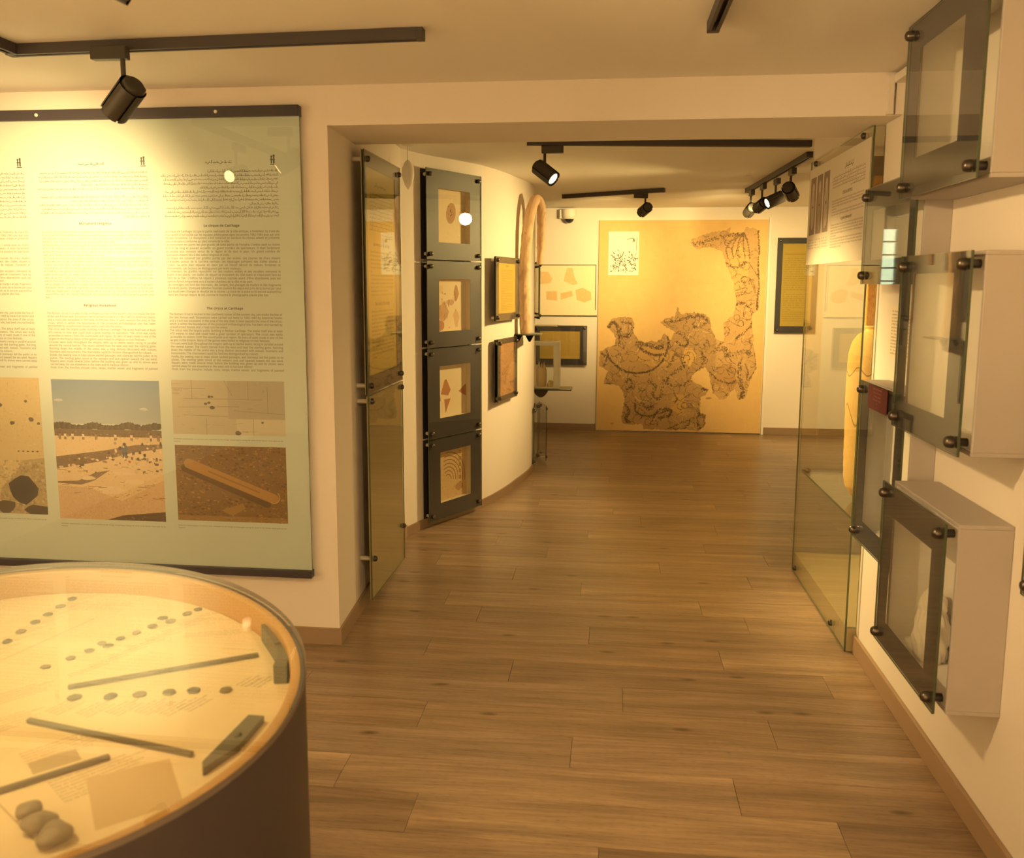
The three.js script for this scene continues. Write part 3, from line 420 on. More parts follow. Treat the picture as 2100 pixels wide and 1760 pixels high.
// ================================================================ FAR WALL
{
  const mw = 1.755, mh = 2.262, mural = thing('mosaic_mural', 'large sandy mural of a broken mosaic covering the middle of the far wall', 'mural', [0.759, 0.012, -9.379]);
  const t = canvas(1200, 1546, (g, w, h) => {
    g.fillStyle = '#dcba7c'; g.fillRect(0, 0, w, h); speckle(g, 0, 0, w, h, 2600, ['#e4c486', '#d3ae6e', '#d9b574'], 8, 60, .16);
    const m = ([x, y]) => { const v = (y - 112) / 1512, l = 155 - 50 * v, r = 1360 - 65 * v; return [(x - l) / (r - l) * w, v * h]; };
    const main = [[195, 865], [230, 815], [280, 795], [380, 800], [400, 850], [388, 900], [410, 935], [425, 965], [470, 978], [520, 965], [560, 975], [590, 945], [620, 910], [642, 935], [655, 960], [690, 900], [600, 850], [590, 830], [640, 800], [690, 790], [712, 725], [732, 775], [830, 760], [900, 770], [940, 800], [955, 880], [985, 950], [1050, 970], [1040, 840], [1080, 800], [1112, 780], [1130, 690], [1118, 560], [1090, 480], [1060, 420], [1040, 340], [990, 310], [940, 300], [860, 312], [815, 288], [815, 250], [870, 225], [960, 200], [1060, 185], [1092, 168], [1085, 205], [1180, 200], [1200, 165], [1250, 172], [1286, 185], [1302, 320], [1290, 400], [1297, 560], [1288, 742], [1245, 760], [1240, 830], [1256, 1020], [1272, 1150], [1220, 1260], [1190, 1375], [1140, 1382], [1125, 1300], [1080, 1330], [1060, 1372], [1010, 1382], [960, 1335], [930, 1190], [900, 1150], [850, 1180], [820, 1205], [800, 1245], [870, 1280], [935, 1315], [910, 1350], [870, 1370], [865, 1480], [907, 1500], [905, 1570], [850, 1620], [780, 1605], [640, 1615], [560, 1610], [460, 1610], [440, 1572], [330, 1580], [295, 1560], [300, 1490], [320, 1400], [310, 1340], [275, 1290], [165, 1280], [200, 1190], [140, 1150], [140, 1050], [190, 1020], [250, 1000], [262, 950], [250, 915]];
    const jag = []; main.forEach((p, i) => { const q = main[(i + 1) % main.length], n = Math.ceil(Math.hypot(q[0] - p[0], q[1] - p[1]) / 14); for (let k = 0; k < n; k++) jag.push(m([p[0] + (q[0] - p[0]) * k / n + rr(-5, 5), p[1] + (q[1] - p[1]) * k / n + rr(-5, 5)])); });
    const lower = (a) => { g.globalAlpha = a; };
    lower(1); blob(g, jag, '#c4a06a'); g.save(); g.clip();
    const bb = m([130, 700]), bc = m([960, 1640]);
    // greyer lower left half
    g.globalAlpha = .55; g.fillStyle = '#a08256'; g.fillRect(0, bb[1] + 20, bc[0], h); g.globalAlpha = 1;
    speckle(g, 0, 0, w, h, 16000, ['#b8955c', '#9a7645', '#c9a566', '#8a6a3e', '#dcbc7c'], 3, 8, .45);
    for (const [x, y, rx, ry, c] of [[1150, 440, 80, 200, '#d6b26a'], [560, 1080, 200, 90, '#c7a160'], [790, 1080, 55, 80, '#e0b564'], [715, 1420, 70, 90, '#cda55c'], [1050, 1220, 100, 120, '#b08a55'], [350, 1080, 80, 90, '#b4925c'], [480, 1470, 120, 80, '#a8875a'], [860, 1215, 60, 40, '#dcb062']]) { const [a, b] = m([x, y]); g.globalAlpha = .7; fragment(g, a, b, rx, ry, c, 16, .3); } g.globalAlpha = 1;
    // outlines made of small dark tesserae
    const stroke = (pts, n, colours, s0, s1, jit) => { const cv = new THREE.CatmullRomCurve3(pts.map((p) => { const [a, b] = m(p); return new THREE.Vector3(a, b, 0); })); for (let i = 0; i < n; i++) { const p = cv.getPoint(i / n); g.globalAlpha = rr(.5, .95); g.fillStyle = colours[Math.floor(rnd() * colours.length)]; g.fillRect(p.x + rr(-jit, jit), p.y + rr(-jit, jit), rr(s0, s1), rr(s0, s1)); } g.globalAlpha = 1; };
    const dark = ['#5c4a30', '#4a3a26', '#6f5838', '#7d6542'];
    stroke([[185, 1030], [205, 1090], [250, 1140], [310, 1180], [380, 1195], [460, 1190], [530, 1165], [590, 1110], [625, 1040], [640, 960], [630, 915]], 420, dark, 6, 12, 4);
    stroke([[420, 1010], [480, 1045], [540, 1065], [610, 1060]], 120, dark, 5, 12, 8); stroke([[400, 985], [480, 985], [560, 1010], [600, 1000]], 150, dark, 5, 11, 16);
    stroke([[1285, 200], [1290, 330], [1282, 450], [1288, 560], [1275, 680], [1275, 735]], 200, dark, 4, 9, 5);
    for (const x of [1060, 1100, 1140, 1180, 1215]) stroke([[1180, 200], [(x + 1180) / 2, 230], [x, 300], [x + 10, 380]], 70, ['#7d6542', '#6f5838', '#8d744c'], 4, 9, 4);
    stroke([[830, 280], [930, 250], [1050, 220], [1150, 200]], 120, dark, 4, 9, 14); stroke([[1060, 410], [1110, 440], [1170, 420], [1200, 400]], 70, dark, 4, 9, 8);
    stroke([[1120, 700], [1180, 690], [1240, 760], [1230, 850], [1150, 920], [1120, 940]], 160, dark, 4, 9, 8);
    stroke([[1100, 560], [1180, 540], [1190, 620], [1120, 640]], 70, ['#8d744c', '#6f5838'], 4, 9, 8);
    stroke([[200, 870], [240, 830], [270, 870], [285, 990]], 130, dark, 6, 12, 9); stroke([[300, 830], [370, 840], [380, 900], [300, 930], [290, 860]], 100, dark, 4, 9, 6); blobAt([345, 930], 36, 22, '#6a4f36');
    stroke([[640, 830], [720, 810], [800, 790], [880, 780], [920, 820], [830, 860], [820, 830]], 180, dark, 4, 10, 10); stroke([[700, 900], [780, 960], [760, 1000], [690, 960]], 90, dark, 4, 10, 8);
    stroke([[640, 1150], [700, 1060], [750, 1130], [680, 1190], [620, 1260], [740, 1280], [830, 1200], [900, 1100], [870, 1030]], 330, dark, 4, 11, 12);
    stroke([[950, 1040], [1040, 1010], [1060, 1060], [1180, 1030], [1230, 1050]], 150, dark, 4, 10, 14);
    stroke([[930, 1180], [1000, 1240], [1090, 1260], [1120, 1240]], 70, dark, 5, 10, 6); stroke([[1150, 1100], [1150, 1230], [1170, 1320], [1160, 1370]], 130, dark, 5, 11, 14); stroke([[1260, 1040], [1265, 1150], [1220, 1230]], 60, dark, 4, 9, 4); stroke([[1190, 1120], [1210, 1180], [1200, 1230]], 40, dark, 4, 8, 4);
    stroke([[390, 1420], [400, 1480], [470, 1510], [560, 1490], [640, 1460]], 150, dark, 5, 11, 5); stroke([[430, 1420], [500, 1450], [520, 1440]], 90, dark, 4, 9, 14); stroke([[520, 1520], [580, 1460], [650, 1465], [640, 1500], [560, 1520]], 160, dark, 5, 12, 8);
    stroke([[640, 1600], [720, 1560], [790, 1540], [760, 1590], [660, 1610]], 90, dark, 4, 9, 5); stroke([[850, 1490], [900, 1510], [880, 1600], [850, 1570], [860, 1380]], 170, dark, 4, 10, 12);
    stroke([[310, 1420], [345, 1480], [320, 1540], [350, 1560]], 110, dark, 4, 10, 10); stroke([[490, 1250], [540, 1290], [520, 1360], [570, 1380], [600, 1230]], 150, dark, 4, 9, 12); stroke([[320, 1270], [360, 1240], [370, 1290], [330, 1320]], 80, dark, 4, 9, 8); stroke([[150, 1060], [190, 1090], [160, 1150]], 60, dark, 5, 10, 8); stroke([[180, 1275], [230, 1275]], 20, dark, 4, 8, 3);
    stroke([[260, 1080], [330, 1110], [360, 1030], [400, 1000], [420, 1110], [470, 1115]], 70, ['#8a6a3e', '#9a7645'], 3, 6, 2); stroke([[440, 1330], [440, 1390], [520, 1390]], 50, ['#7d6542'], 3, 6, 2); stroke([[680, 1340], [700, 1390], [670, 1410]], 40, dark, 4, 8, 6); stroke([[880, 1300], [930, 1320]], 30, dark, 6, 12, 8);
    for (let i = 0; i < 800; i++) { // small motifs: rows of dark tesserae curling through the field
      let x = rr(140, 1290), y = rr(170, 1620), a = rr(0, 6.3); const turn = rr(-.35, .35), n = 6 + Math.floor(rr(0, 14)), c = ['#5c4a30', '#6f5838', '#7d6542', '#8a6f48', '#4f3f2a', '#d8bd88'][i % 6];
      for (let k = 0; k < n; k++) { const [u, v] = m([x, y]); g.globalAlpha = rr(.4, .9); g.fillStyle = c; g.fillRect(u, v, rr(3, 8), rr(3, 8)); a += turn; x += Math.cos(a) * 7; y += Math.sin(a) * 7; }
    } g.globalAlpha = 1;
    function blobAt(p, rx, ry, c) { const [a, b] = m(p); fragment(g, a, b, rx, ry, c, 10, .3); }
    g.restore();
    g.globalAlpha = .5; g.strokeStyle = '#9c7c4a'; g.lineWidth = 2; g.beginPath(); jag.forEach(([a, b], i) => (i ? g.lineTo(a, b) : g.moveTo(a, b))); g.closePath(); g.stroke(); g.globalAlpha = 1;
    fragment(g, ...m([930, 1375]), 26, 8, '#a5834e', 9, .4); fragment(g, ...m([225, 1575]), 16, 10, '#c49a56', 9, .4); fragment(g, ...m([1065, 840]), 20, 24, '#b8955c', 9, .5); fragment(g, ...m([1288, 195]), 8, 14, '#6f5838', 8, .3);
  });
  mesh('mural_board', sheet(mw, mh, 0.02), [M.olive, M.olive, M.white, M.olive, M.print(t, .75), M.olive], mural);
  const dr = canvas(320, 450, (g, w, h) => {
    g.fillStyle = '#efe9db'; g.fillRect(0, 0, w, h); g.strokeStyle = '#3c352a'; g.fillStyle = '#3c352a';
    for (let i = 0; i < 120; i++) { const a = rr(20, 300), b = rr(200, 410), q = (a - 160) / 150; if (b < 220 + Math.abs(q) * 30 && a > 60 && a < 110) continue; g.lineWidth = rr(3, 8); g.beginPath(); g.moveTo(a, b); g.quadraticCurveTo(a + rr(-20, 20), b + rr(-20, 20), a + rr(-18, 18), b + rr(-18, 18)); g.stroke(); }
    g.lineWidth = 7; g.beginPath(); g.arc(95, 215, 62, .15, 2.6); g.stroke(); for (let i = 0; i < 12; i++) { g.lineWidth = 3; g.beginPath(); g.moveTo(245 + rr(0, 30), 60 + i * 4); g.lineTo(255 + rr(0, 25), 95 + rr(-20, 20)); g.stroke(); } g.lineWidth = 4; g.beginPath(); g.moveTo(190, 80); g.lineTo(260, 70); g.stroke(); g.beginPath(); g.moveTo(297, 60); g.lineTo(294, 190); g.stroke();
  });
  const p = thing('drawing_sheet', 'white sheet with a black line drawing pinned to the upper left of the mural', 'drawing', [0.142, 1.697, -9.3585]);
  mesh('printed_sheet', sheet(0.323, 0.459, 0.004), M.print(dr), p);
  // board of fragments
  const fb = canvas(660, 540, (g, w, h) => {
    g.fillStyle = '#f0e2c0'; g.fillRect(0, 0, w, h); const f = (pts, c = '#e2c48e') => { blob(g, pts.map(([x, y]) => [(x - 665) / 670 * 600 + 40, (y - 900) / 570 * 530 + 8]), c); };
    f([[1010, 920], [1075, 925], [1095, 1020], [1140, 1105], [1080, 1120], [970, 1075], [985, 990]]); f([[755, 1195], [885, 1190], [890, 1300], [760, 1290]], '#e0bd84'); f([[930, 1215], [1070, 1185], [1080, 1245], [935, 1290]], '#e0bd84'); f([[1110, 1175], [1200, 1150], [1300, 1200], [1305, 1290], [1220, 1320], [1130, 1290]], '#e0bd84'); f([[670, 960], [780, 970], [830, 1050], [800, 1100], [670, 1110]]);
    speckle(g, 0, 0, w, h, 500, ['#e6cfa0', '#f4ead0'], 4, 14, .3);
  });
  const fr = thing('fragment_board', 'white board of pale stone fragments behind thin black lines on the far wall', 'board', [-0.475, 1.262, -9.379]);
  mesh('printed_sheet', sheet(0.655, 0.540, 0.012), M.print(fb), fr);
  mesh('black_edge', merge([box(-.33, .33, .538, .545, 0, .016), box(-.33, .345, -.005, .002, 0, .016), box(.323, .330, .06, .54, 0, .016)]), M.blackMetal, fr);
  const cols = canvas(560, 400, (g, w, h) => { g.fillStyle = '#b8994e'; g.fillRect(0, 0, w, h); for (const x of [20, 200, 380]) para(g, [...EN, ...FR], x, 36, 160, 9, 12.5, 26, '#6a5830'); });
  const bl = thing('framed_text', 'black framed olive panel with three text columns below the fragment board', 'frame', [-0.518, 0.725, -9.379]);
  panel(bl, 0.575, 0.43, 0.035, { border: [0.06, 0.075, 0.06, 0.065], inset: 0.03 });
  mesh('text_sheet', sheet(0.45, 0.315).translate(-0.008, 0.06, 0.026), M.print(cols), bl);
  mesh('backing_board', box(-.285, .285, .002, .428, .018, .024), M.blackPrint, bl);
  const tall = canvas(380, 860, (g, w, h) => { g.fillStyle = '#b39a4a'; g.fillRect(0, 0, w, h); g.fillStyle = '#5a4c24'; g.fillRect(30, 112, 320, 3); para(g, [...FR, ...EN, ...FR, ...EN], 30, 160, 320, 15, 23, 29, '#6a5a2a'); });
  const br = thing('framed_text', 'tall black framed olive text panel to the right of the mural', 'frame', [1.945, 1.095, -9.379]);
  panel(br, 0.42, 0.992, 0.04, { border: [0.055, 0.055, 0.06, 0.072], inset: 0.03 });
  mesh('text_sheet', sheet(0.32, 0.87).translate(0, 0.068, 0.030), M.print(tall), br);
  mesh('backing_board', box(-.208, .208, .002, .99, .02, .027), M.blackPrint, br);
  // dome camera
  const dc = thing('security_camera', 'small white dome camera near the ceiling on the far wall', 'camera', [-0.44, 2.262, -9.30]);
  mesh('housing', merge([new THREE.CylinderGeometry(.075, .075, .06, 24).translate(0, .09, 0), box(-.10, -.02, .03, .12, -.08, .0), new THREE.LatheGeometry([[.075, .06], [.07, .035], [.055, .022]].map((p) => new THREE.Vector2(...p)), 24)]), M.white, dc);
  const s = new THREE.SphereGeometry(.052, 20, 12, 0, Math.PI * 2, Math.PI / 2, Math.PI / 2); s.translate(0, .03, 0); mesh('dark_dome', s, std(lin(.03, .03, .03), .15), dc);
}
// ================================================================ RIGHT WALL: protruding box vitrines with black glass fronts
const R = -Math.PI / 2;
function vitrine(label, { xf, xg, zn, zf, y0, y1, border, win = true, borderMat }) {
  const w = zn - zf, h = y1 - y0, depth = 1.10 - xf, o = thing('wall_vitrine', label, 'vitrine', [1.10, y0, (zn + zf) / 2], R, 'box vitrines on the right wall');
  const t = 0.012; // shell: back and four sides, open to the front (local z = into the room)
  mesh('case_box', merge([rbox(-w / 2, w / 2, 0, t, .0005, depth, .002), rbox(-w / 2, w / 2, h - t, h, .0005, depth, .002), rbox(-w / 2, -w / 2 + t, t, h - t, .0005, depth, .002), rbox(w / 2 - t, w / 2, t, h - t, .0005, depth, .002)]), M.boxPaint, o);
  mesh('back_board', box(-w / 2 + t, w / 2 - t, t, h - t, .0005, .006), M.boxInside, o);
  mesh('white_lining', merge([box(-w / 2 + t, -w / 2 + t + .002, t, h - t, .006, depth - .004), box(w / 2 - t - .002, w / 2 - t, t, h - t, .006, depth - .004), box(-w / 2 + t + .002, w / 2 - t - .002, t, t + .002, .006, depth - .004), box(-w / 2 + t + .002, w / 2 - t - .002, h - t - .002, h - t, .006, depth - .004)]), M.boxInside, o);
  const g = 1.10 - xg, gw = w, so = g;
  pane('glass_front', gw, h, .006, o, [0, 0, so]);
  mesh('printed_border', ring(gw - .002, h - .002, ...border, .0012).translate(0, .001, so - .0016), borderMat ?? M.blackPrint, o);
  for (const sx of [-1, 1]) for (const by of [.034, h - .034]) { const b = mesh('bolt', bigBoltGeo, M.bolt, o); b.position.set(sx * (w / 2 - .036), by, so + .006); const q = mesh('spacer', spacerGeo(so - depth - .001, .012), M.boltDark, o); q.position.set(sx * (w / 2 - .036), by, depth + .0002); }
  return o;
}
vitrine('topmost near box vitrine with black-bordered glass, touching the ceiling, right wall', { xf: .957, xg: .925, zn: -2.355, zf: -2.945, y0: 1.872, y1: 2.400, border: [.10, .155, .085, .115] });
vitrine('middle near box vitrine reflecting the curved horn, black border looking tan, right wall', { xf: .957, xg: .925, zn: -2.345, zf: -2.88, y0: 1.150, y1: 1.690, border: [.08, .12, .055, .085] });
vitrine('lowest near box vitrine with black border and a white draped statuette inside', { xf: .957, xg: .925, zn: -2.385, zf: -2.925, y0: .408, y1: .955, border: [.09, .10, .10, .085] });
vitrine('upper far box vitrine reflecting daylight glass blocks, beyond the topmost one', { xf: 1.012, xg: .990, zn: -2.977, zf: -3.555, y0: 1.603, y1: 1.968, border: [.085, .075, .088, .09] });
vitrine('lower far box vitrine with a maroon label at the top of its glass', { xf: 1.018, xg: .994, zn: -2.977, zf: -3.49, y0: .60, y1: 1.232, border: [.10, .09, .09, .085], });
{
  const o = thing('wall_panel', 'dark bolted panel cut off by the right edge of the picture', 'panel', [1.10, .821, -1.985], R);
  panel(o, .50, .54, .04, { border: [.08, .08, .08, .08] }); mesh('backing_board', box(-.248, .248, .002, .538, .02, .026), M.blackPrint, o);
  // maroon label inside the lower far vitrine
  const t = canvas(256, 128, (g, w, h) => { g.fillStyle = '#571d22'; g.fillRect(0, 0, w, h); for (let i = 0; i < 6; i++) { g.fillStyle = '#b8736a'; g.font = '13px sans-serif'; g.textAlign = 'center'; g.fillText(['OBJETS FUNERAIRES', 'du IIe au IVe siècle', 'Funerary objects', '2nd to 4th century', '37', '—'][i], w / 2, 20 + i * 19); } });
  const l = mesh('maroon_label', sheet(.225, .09, .002), M.print(t)); l.position.set(.9875, 1.139, -3.262); l.rotation.y = R; tag(l, 'small maroon text label stuck on the glass at the top of the lower far vitrine', 'label');
  // draped statuette
  const st = thing('draped_statuette', 'small headless white draped figure standing in the lowest near vitrine', 'statuette', [1.035, .4225, -2.735]);
  const prof = [[0, 0], [.058, 0], [.066, .01], [.070, .05], [.073, .10], [.070, .15], [.060, .19], [.052, .215], [.056, .235], [.05, .265], [.036, .29], [.024, .305], [0, .31]].map((p) => new THREE.Vector2(...p));
  const g = new THREE.LatheGeometry(new THREE.SplineCurve(prof).getPoints(60), 64), P = g.attributes.position;
  for (let i = 0; i < P.count; i++) { const x = P.getX(i), y = P.getY(i), z = P.getZ(i), a = Math.atan2(z, x), f = 1 + .07 * Math.sin(a * 5 + y * 42) * (y < .28 ? 1 : .3) + .05 * Math.sin(a * 11 - y * 60) + .05 * perlin.noise(x * 30, y * 30, z * 30); P.setXYZ(i, x * f * .88, y, z * f); }
  g.computeVertexNormals(); g.scale(.8, .74, .8); mesh('draped_body', g, std(lin(.80, .74, .66), .8), st);
  const lump = new THREE.SphereGeometry(.05, 24, 16); lump.scale(.7, .5, 1.3); const q = lump.attributes.position; for (let i = 0; i < q.count; i++) { const k = 1 + .25 * perlin.noise(q.getX(i) * 25, q.getY(i) * 25, q.getZ(i) * 25); q.setXYZ(i, q.getX(i) * k, Math.max(-.018, q.getY(i) * k), q.getZ(i) * k); } lump.translate(0, .018, 0); lump.computeVertexNormals();
  const lm = mesh('white_stone', lump, std(lin(.80, .74, .64), .85)); lm.position.set(1.055, .6145, -3.33); tag(lm, 'pale rounded stone lying at the bottom of the lower far vitrine', 'stone');
  // vinyl lettering block on the wall
  const vt = canvas(256, 256, (g, w, h) => { g.fillStyle = '#e8dfc8'; g.fillRect(0, 0, w, h); para(g, [...EN, ...FR], 20, 30, 216, 12, 16, 14, '#5a4a34'); });
  const v = mesh('wall_text', sheet(.26, .2, .0012), M.print(vt)); v.position.set(1.0995, 1.32, -3.40); v.rotation.y = R; tag(v, 'small block of dark lettering on the white wall above the maroon label', 'lettering');
}
// ================================================================ GLASS-FRONTED NICHE with the amphora
{
  const o = thing('niche_case', 'full-height clear glass case in the right of the passage with bolted base', 'display case', [1.06, 0, -4.283], R);
  const w = 1.095, h = 2.242; // local x from far(-) to near(+)
  pane('glass_front', w, h - .004, .008, o, [0, .004, 0]);
  const side = new THREE.BoxGeometry(.008, h - .115, .040); side.translate(w / 2 - .004, .113 + (h - .115) / 2, -.02); mesh('glass_side', side, [M.glass, M.glass, M.glassEdge, M.glassEdge, M.glassEdge, M.glassEdge], o);
  const far = new THREE.BoxGeometry(.008, h - .115, .525); far.translate(-w / 2 + .004, .113 + (h - .115) / 2, -.27); mesh('glass_end', far, [M.glass, M.glass, M.glassEdge, M.glassEdge, M.glassEdge, M.glassEdge], o);
  mesh('plinth', rbox(-w / 2 + .002, w / 2 - .002, .0005, .11, -.53, -.002, .003), M.plinth, o);
  for (const [x, y] of [[-.413, 2.219], [.43, 2.219], [-.45, .045], [.33, .045]]) { const b = mesh('bolt', boltGeo, M.boltDark, o); b.position.set(x, y, .008); }
  const pl = mesh('glass_shelf', new THREE.BoxGeometry(1.0, .012, .46).translate(-.02, .582, -.245), M.glass, o); pl.material = [M.glassEdge, M.glassEdge, M.glass, M.glass, M.glassEdge, M.glassEdge];
  const knob = mesh('shelf_stud', new THREE.SphereGeometry(.016, 16, 12).scale(1, .8, 1).translate(-.44, .60, -.03), M.bolt, o);
  // paper notice on the glass
  const t = canvas(1100, 500, (g, w2, h2) => {
    g.fillStyle = '#d6cfc2'; g.fillRect(0, 0, w2, h2);
    for (let i = 0; i < 3; i++) { const x = 40 + i * 140, y = 48; g.fillStyle = '#8a7b70'; g.fillRect(x, y, 118, 296); speckle(g, x, y, 110, 288, 200, ['#a89888', '#6c5e54', '#95867a'], 4, 12, .5); const c = ['#b5a699', '#a39285', '#b8a99b'][i]; fragment(g, x + 59, y + 165, 44, 130, c, 18, .25); fragment(g, x + 59, y + 60, 26, 36, '#c4b6a8', 12, .2); fragment(g, x + 59, y + 152, 12, 8, '#6a4c3c', 8, .2); }
    g.fillStyle = '#3a3026'; g.textAlign = 'center'; g.font = 'bold 20px sans-serif'; arabic(g, 690, 70, 160, 22, '#3a3026'); g.fillText('STELE AU BETYLE', 770, 190); g.fillText('A grave monument', 770, 305);
    for (let i = 0; i < 5; i++) arabic(g, 500, 100 + i * 15, 540, 12, '#6a5c4c', i === 4 ? .4 : 1);
    para(g, FR, 500, 212, 540, 11.5, 13, 6, '#5a4d3e'); para(g, EN, 500, 325, 540, 11.5, 13, 9, '#5a4d3e'); para(g, EN, 40, 375, 118, 10, 14, 4, '#6a5c4c'); para(g, FR, 180, 375, 118, 10, 14, 4, '#6a5c4c'); para(g, EN, 320, 375, 118, 10, 14, 4, '#6a5c4c');
  });
  const n = thing('paper_notice', 'white paper notice with three stele photographs on the front of the clear case', 'notice', [1.0517, 1.705, -4.293], R);
  mesh('printed_sheet', sheet(1.085, .495, .0015), M.print(t), n);
  // amphora
  const amph = thing('clay_amphora', 'large pale yellow torpedo-shaped amphora on a glass shelf inside the clear case', 'amphora', [1.232, .589, -4.13]);
  const prof = [[0, 0], [.04, .004], [.075, .022], [.098, .055], [.11, .1], [.116, .2], [.12, .35], [.122, .52], [.122, .64], [.118, .70], [.104, .75], [.08, .785], [.055, .80], [.05, .81], [.056, .82], [.05, .826], [.035, .815], [0, .81]].map((p) => new THREE.Vector2(...p));
  const ag = new THREE.LatheGeometry(new THREE.SplineCurve(prof).getPoints(120), 64), ap = ag.attributes.position; for (let i = 0; i < ap.count; i++) { const x = ap.getX(i), y = ap.getY(i), z = ap.getZ(i), k = 1 + .018 * perlin.noise(x * 9, y * 5, z * 9) + .006 * Math.sin(y * 120); ap.setXYZ(i, x * k, y, z * k); } ag.computeVertexNormals();
  const at = canvas(1024, 1024, (g, w2, h2) => { g.fillStyle = '#e3bd74'; g.fillRect(0, 0, w2, h2); speckle(g, 0, 0, w2, h2, 3000, ['#d8ae62', '#ecca88', '#cfa25a'], 4, 26, .22); g.strokeStyle = '#8d6a36'; g.lineWidth = 3; for (const [y, a, b] of [[560, 0, 1024], [640, 300, 900], [930, 0, 1024], [230, 200, 800]]) { g.beginPath(); for (let x = a; x <= b; x += 16) { const yy = y + perlin.noise(x * .012, y, 2) * 34; x === a ? g.moveTo(x, yy) : g.lineTo(x, yy); } g.stroke(); } speckle(g, 0, 100, w2, 200, 120, ['#b88a4c', '#c49a5a'], 8, 40, .3); });
  mesh('amphora_body', ag, M.print(at, .85), amph);
  const stt = canvas(256, 1024, (g, w2, h2) => { g.fillStyle = '#dca75c'; g.fillRect(0, 0, w2, h2); speckle(g, 0, 0, w2, h2, 2600, ['#c9924a', '#e6b870', '#b8823e', '#efc784'], 3, 12, .5); });
  const stele = thing('stone_stele', 'narrow sandy stone stele standing behind the amphora, crossed by brown bars', 'stele', [1.335, .589, -4.42]);
  mesh('stele_slab', rbox(-.085, .085, 0, 1.60, -.03, .03, .012), M.print(stt, .9), stele);
  for (const [a, b] of [[1.53, 1.62], [1.36, 1.415]]) mesh('clamp_bar', rbox(-.10, .10, a, b, .031, .05, .003), std(lin(.22, .15, .09), .6), stele);
}
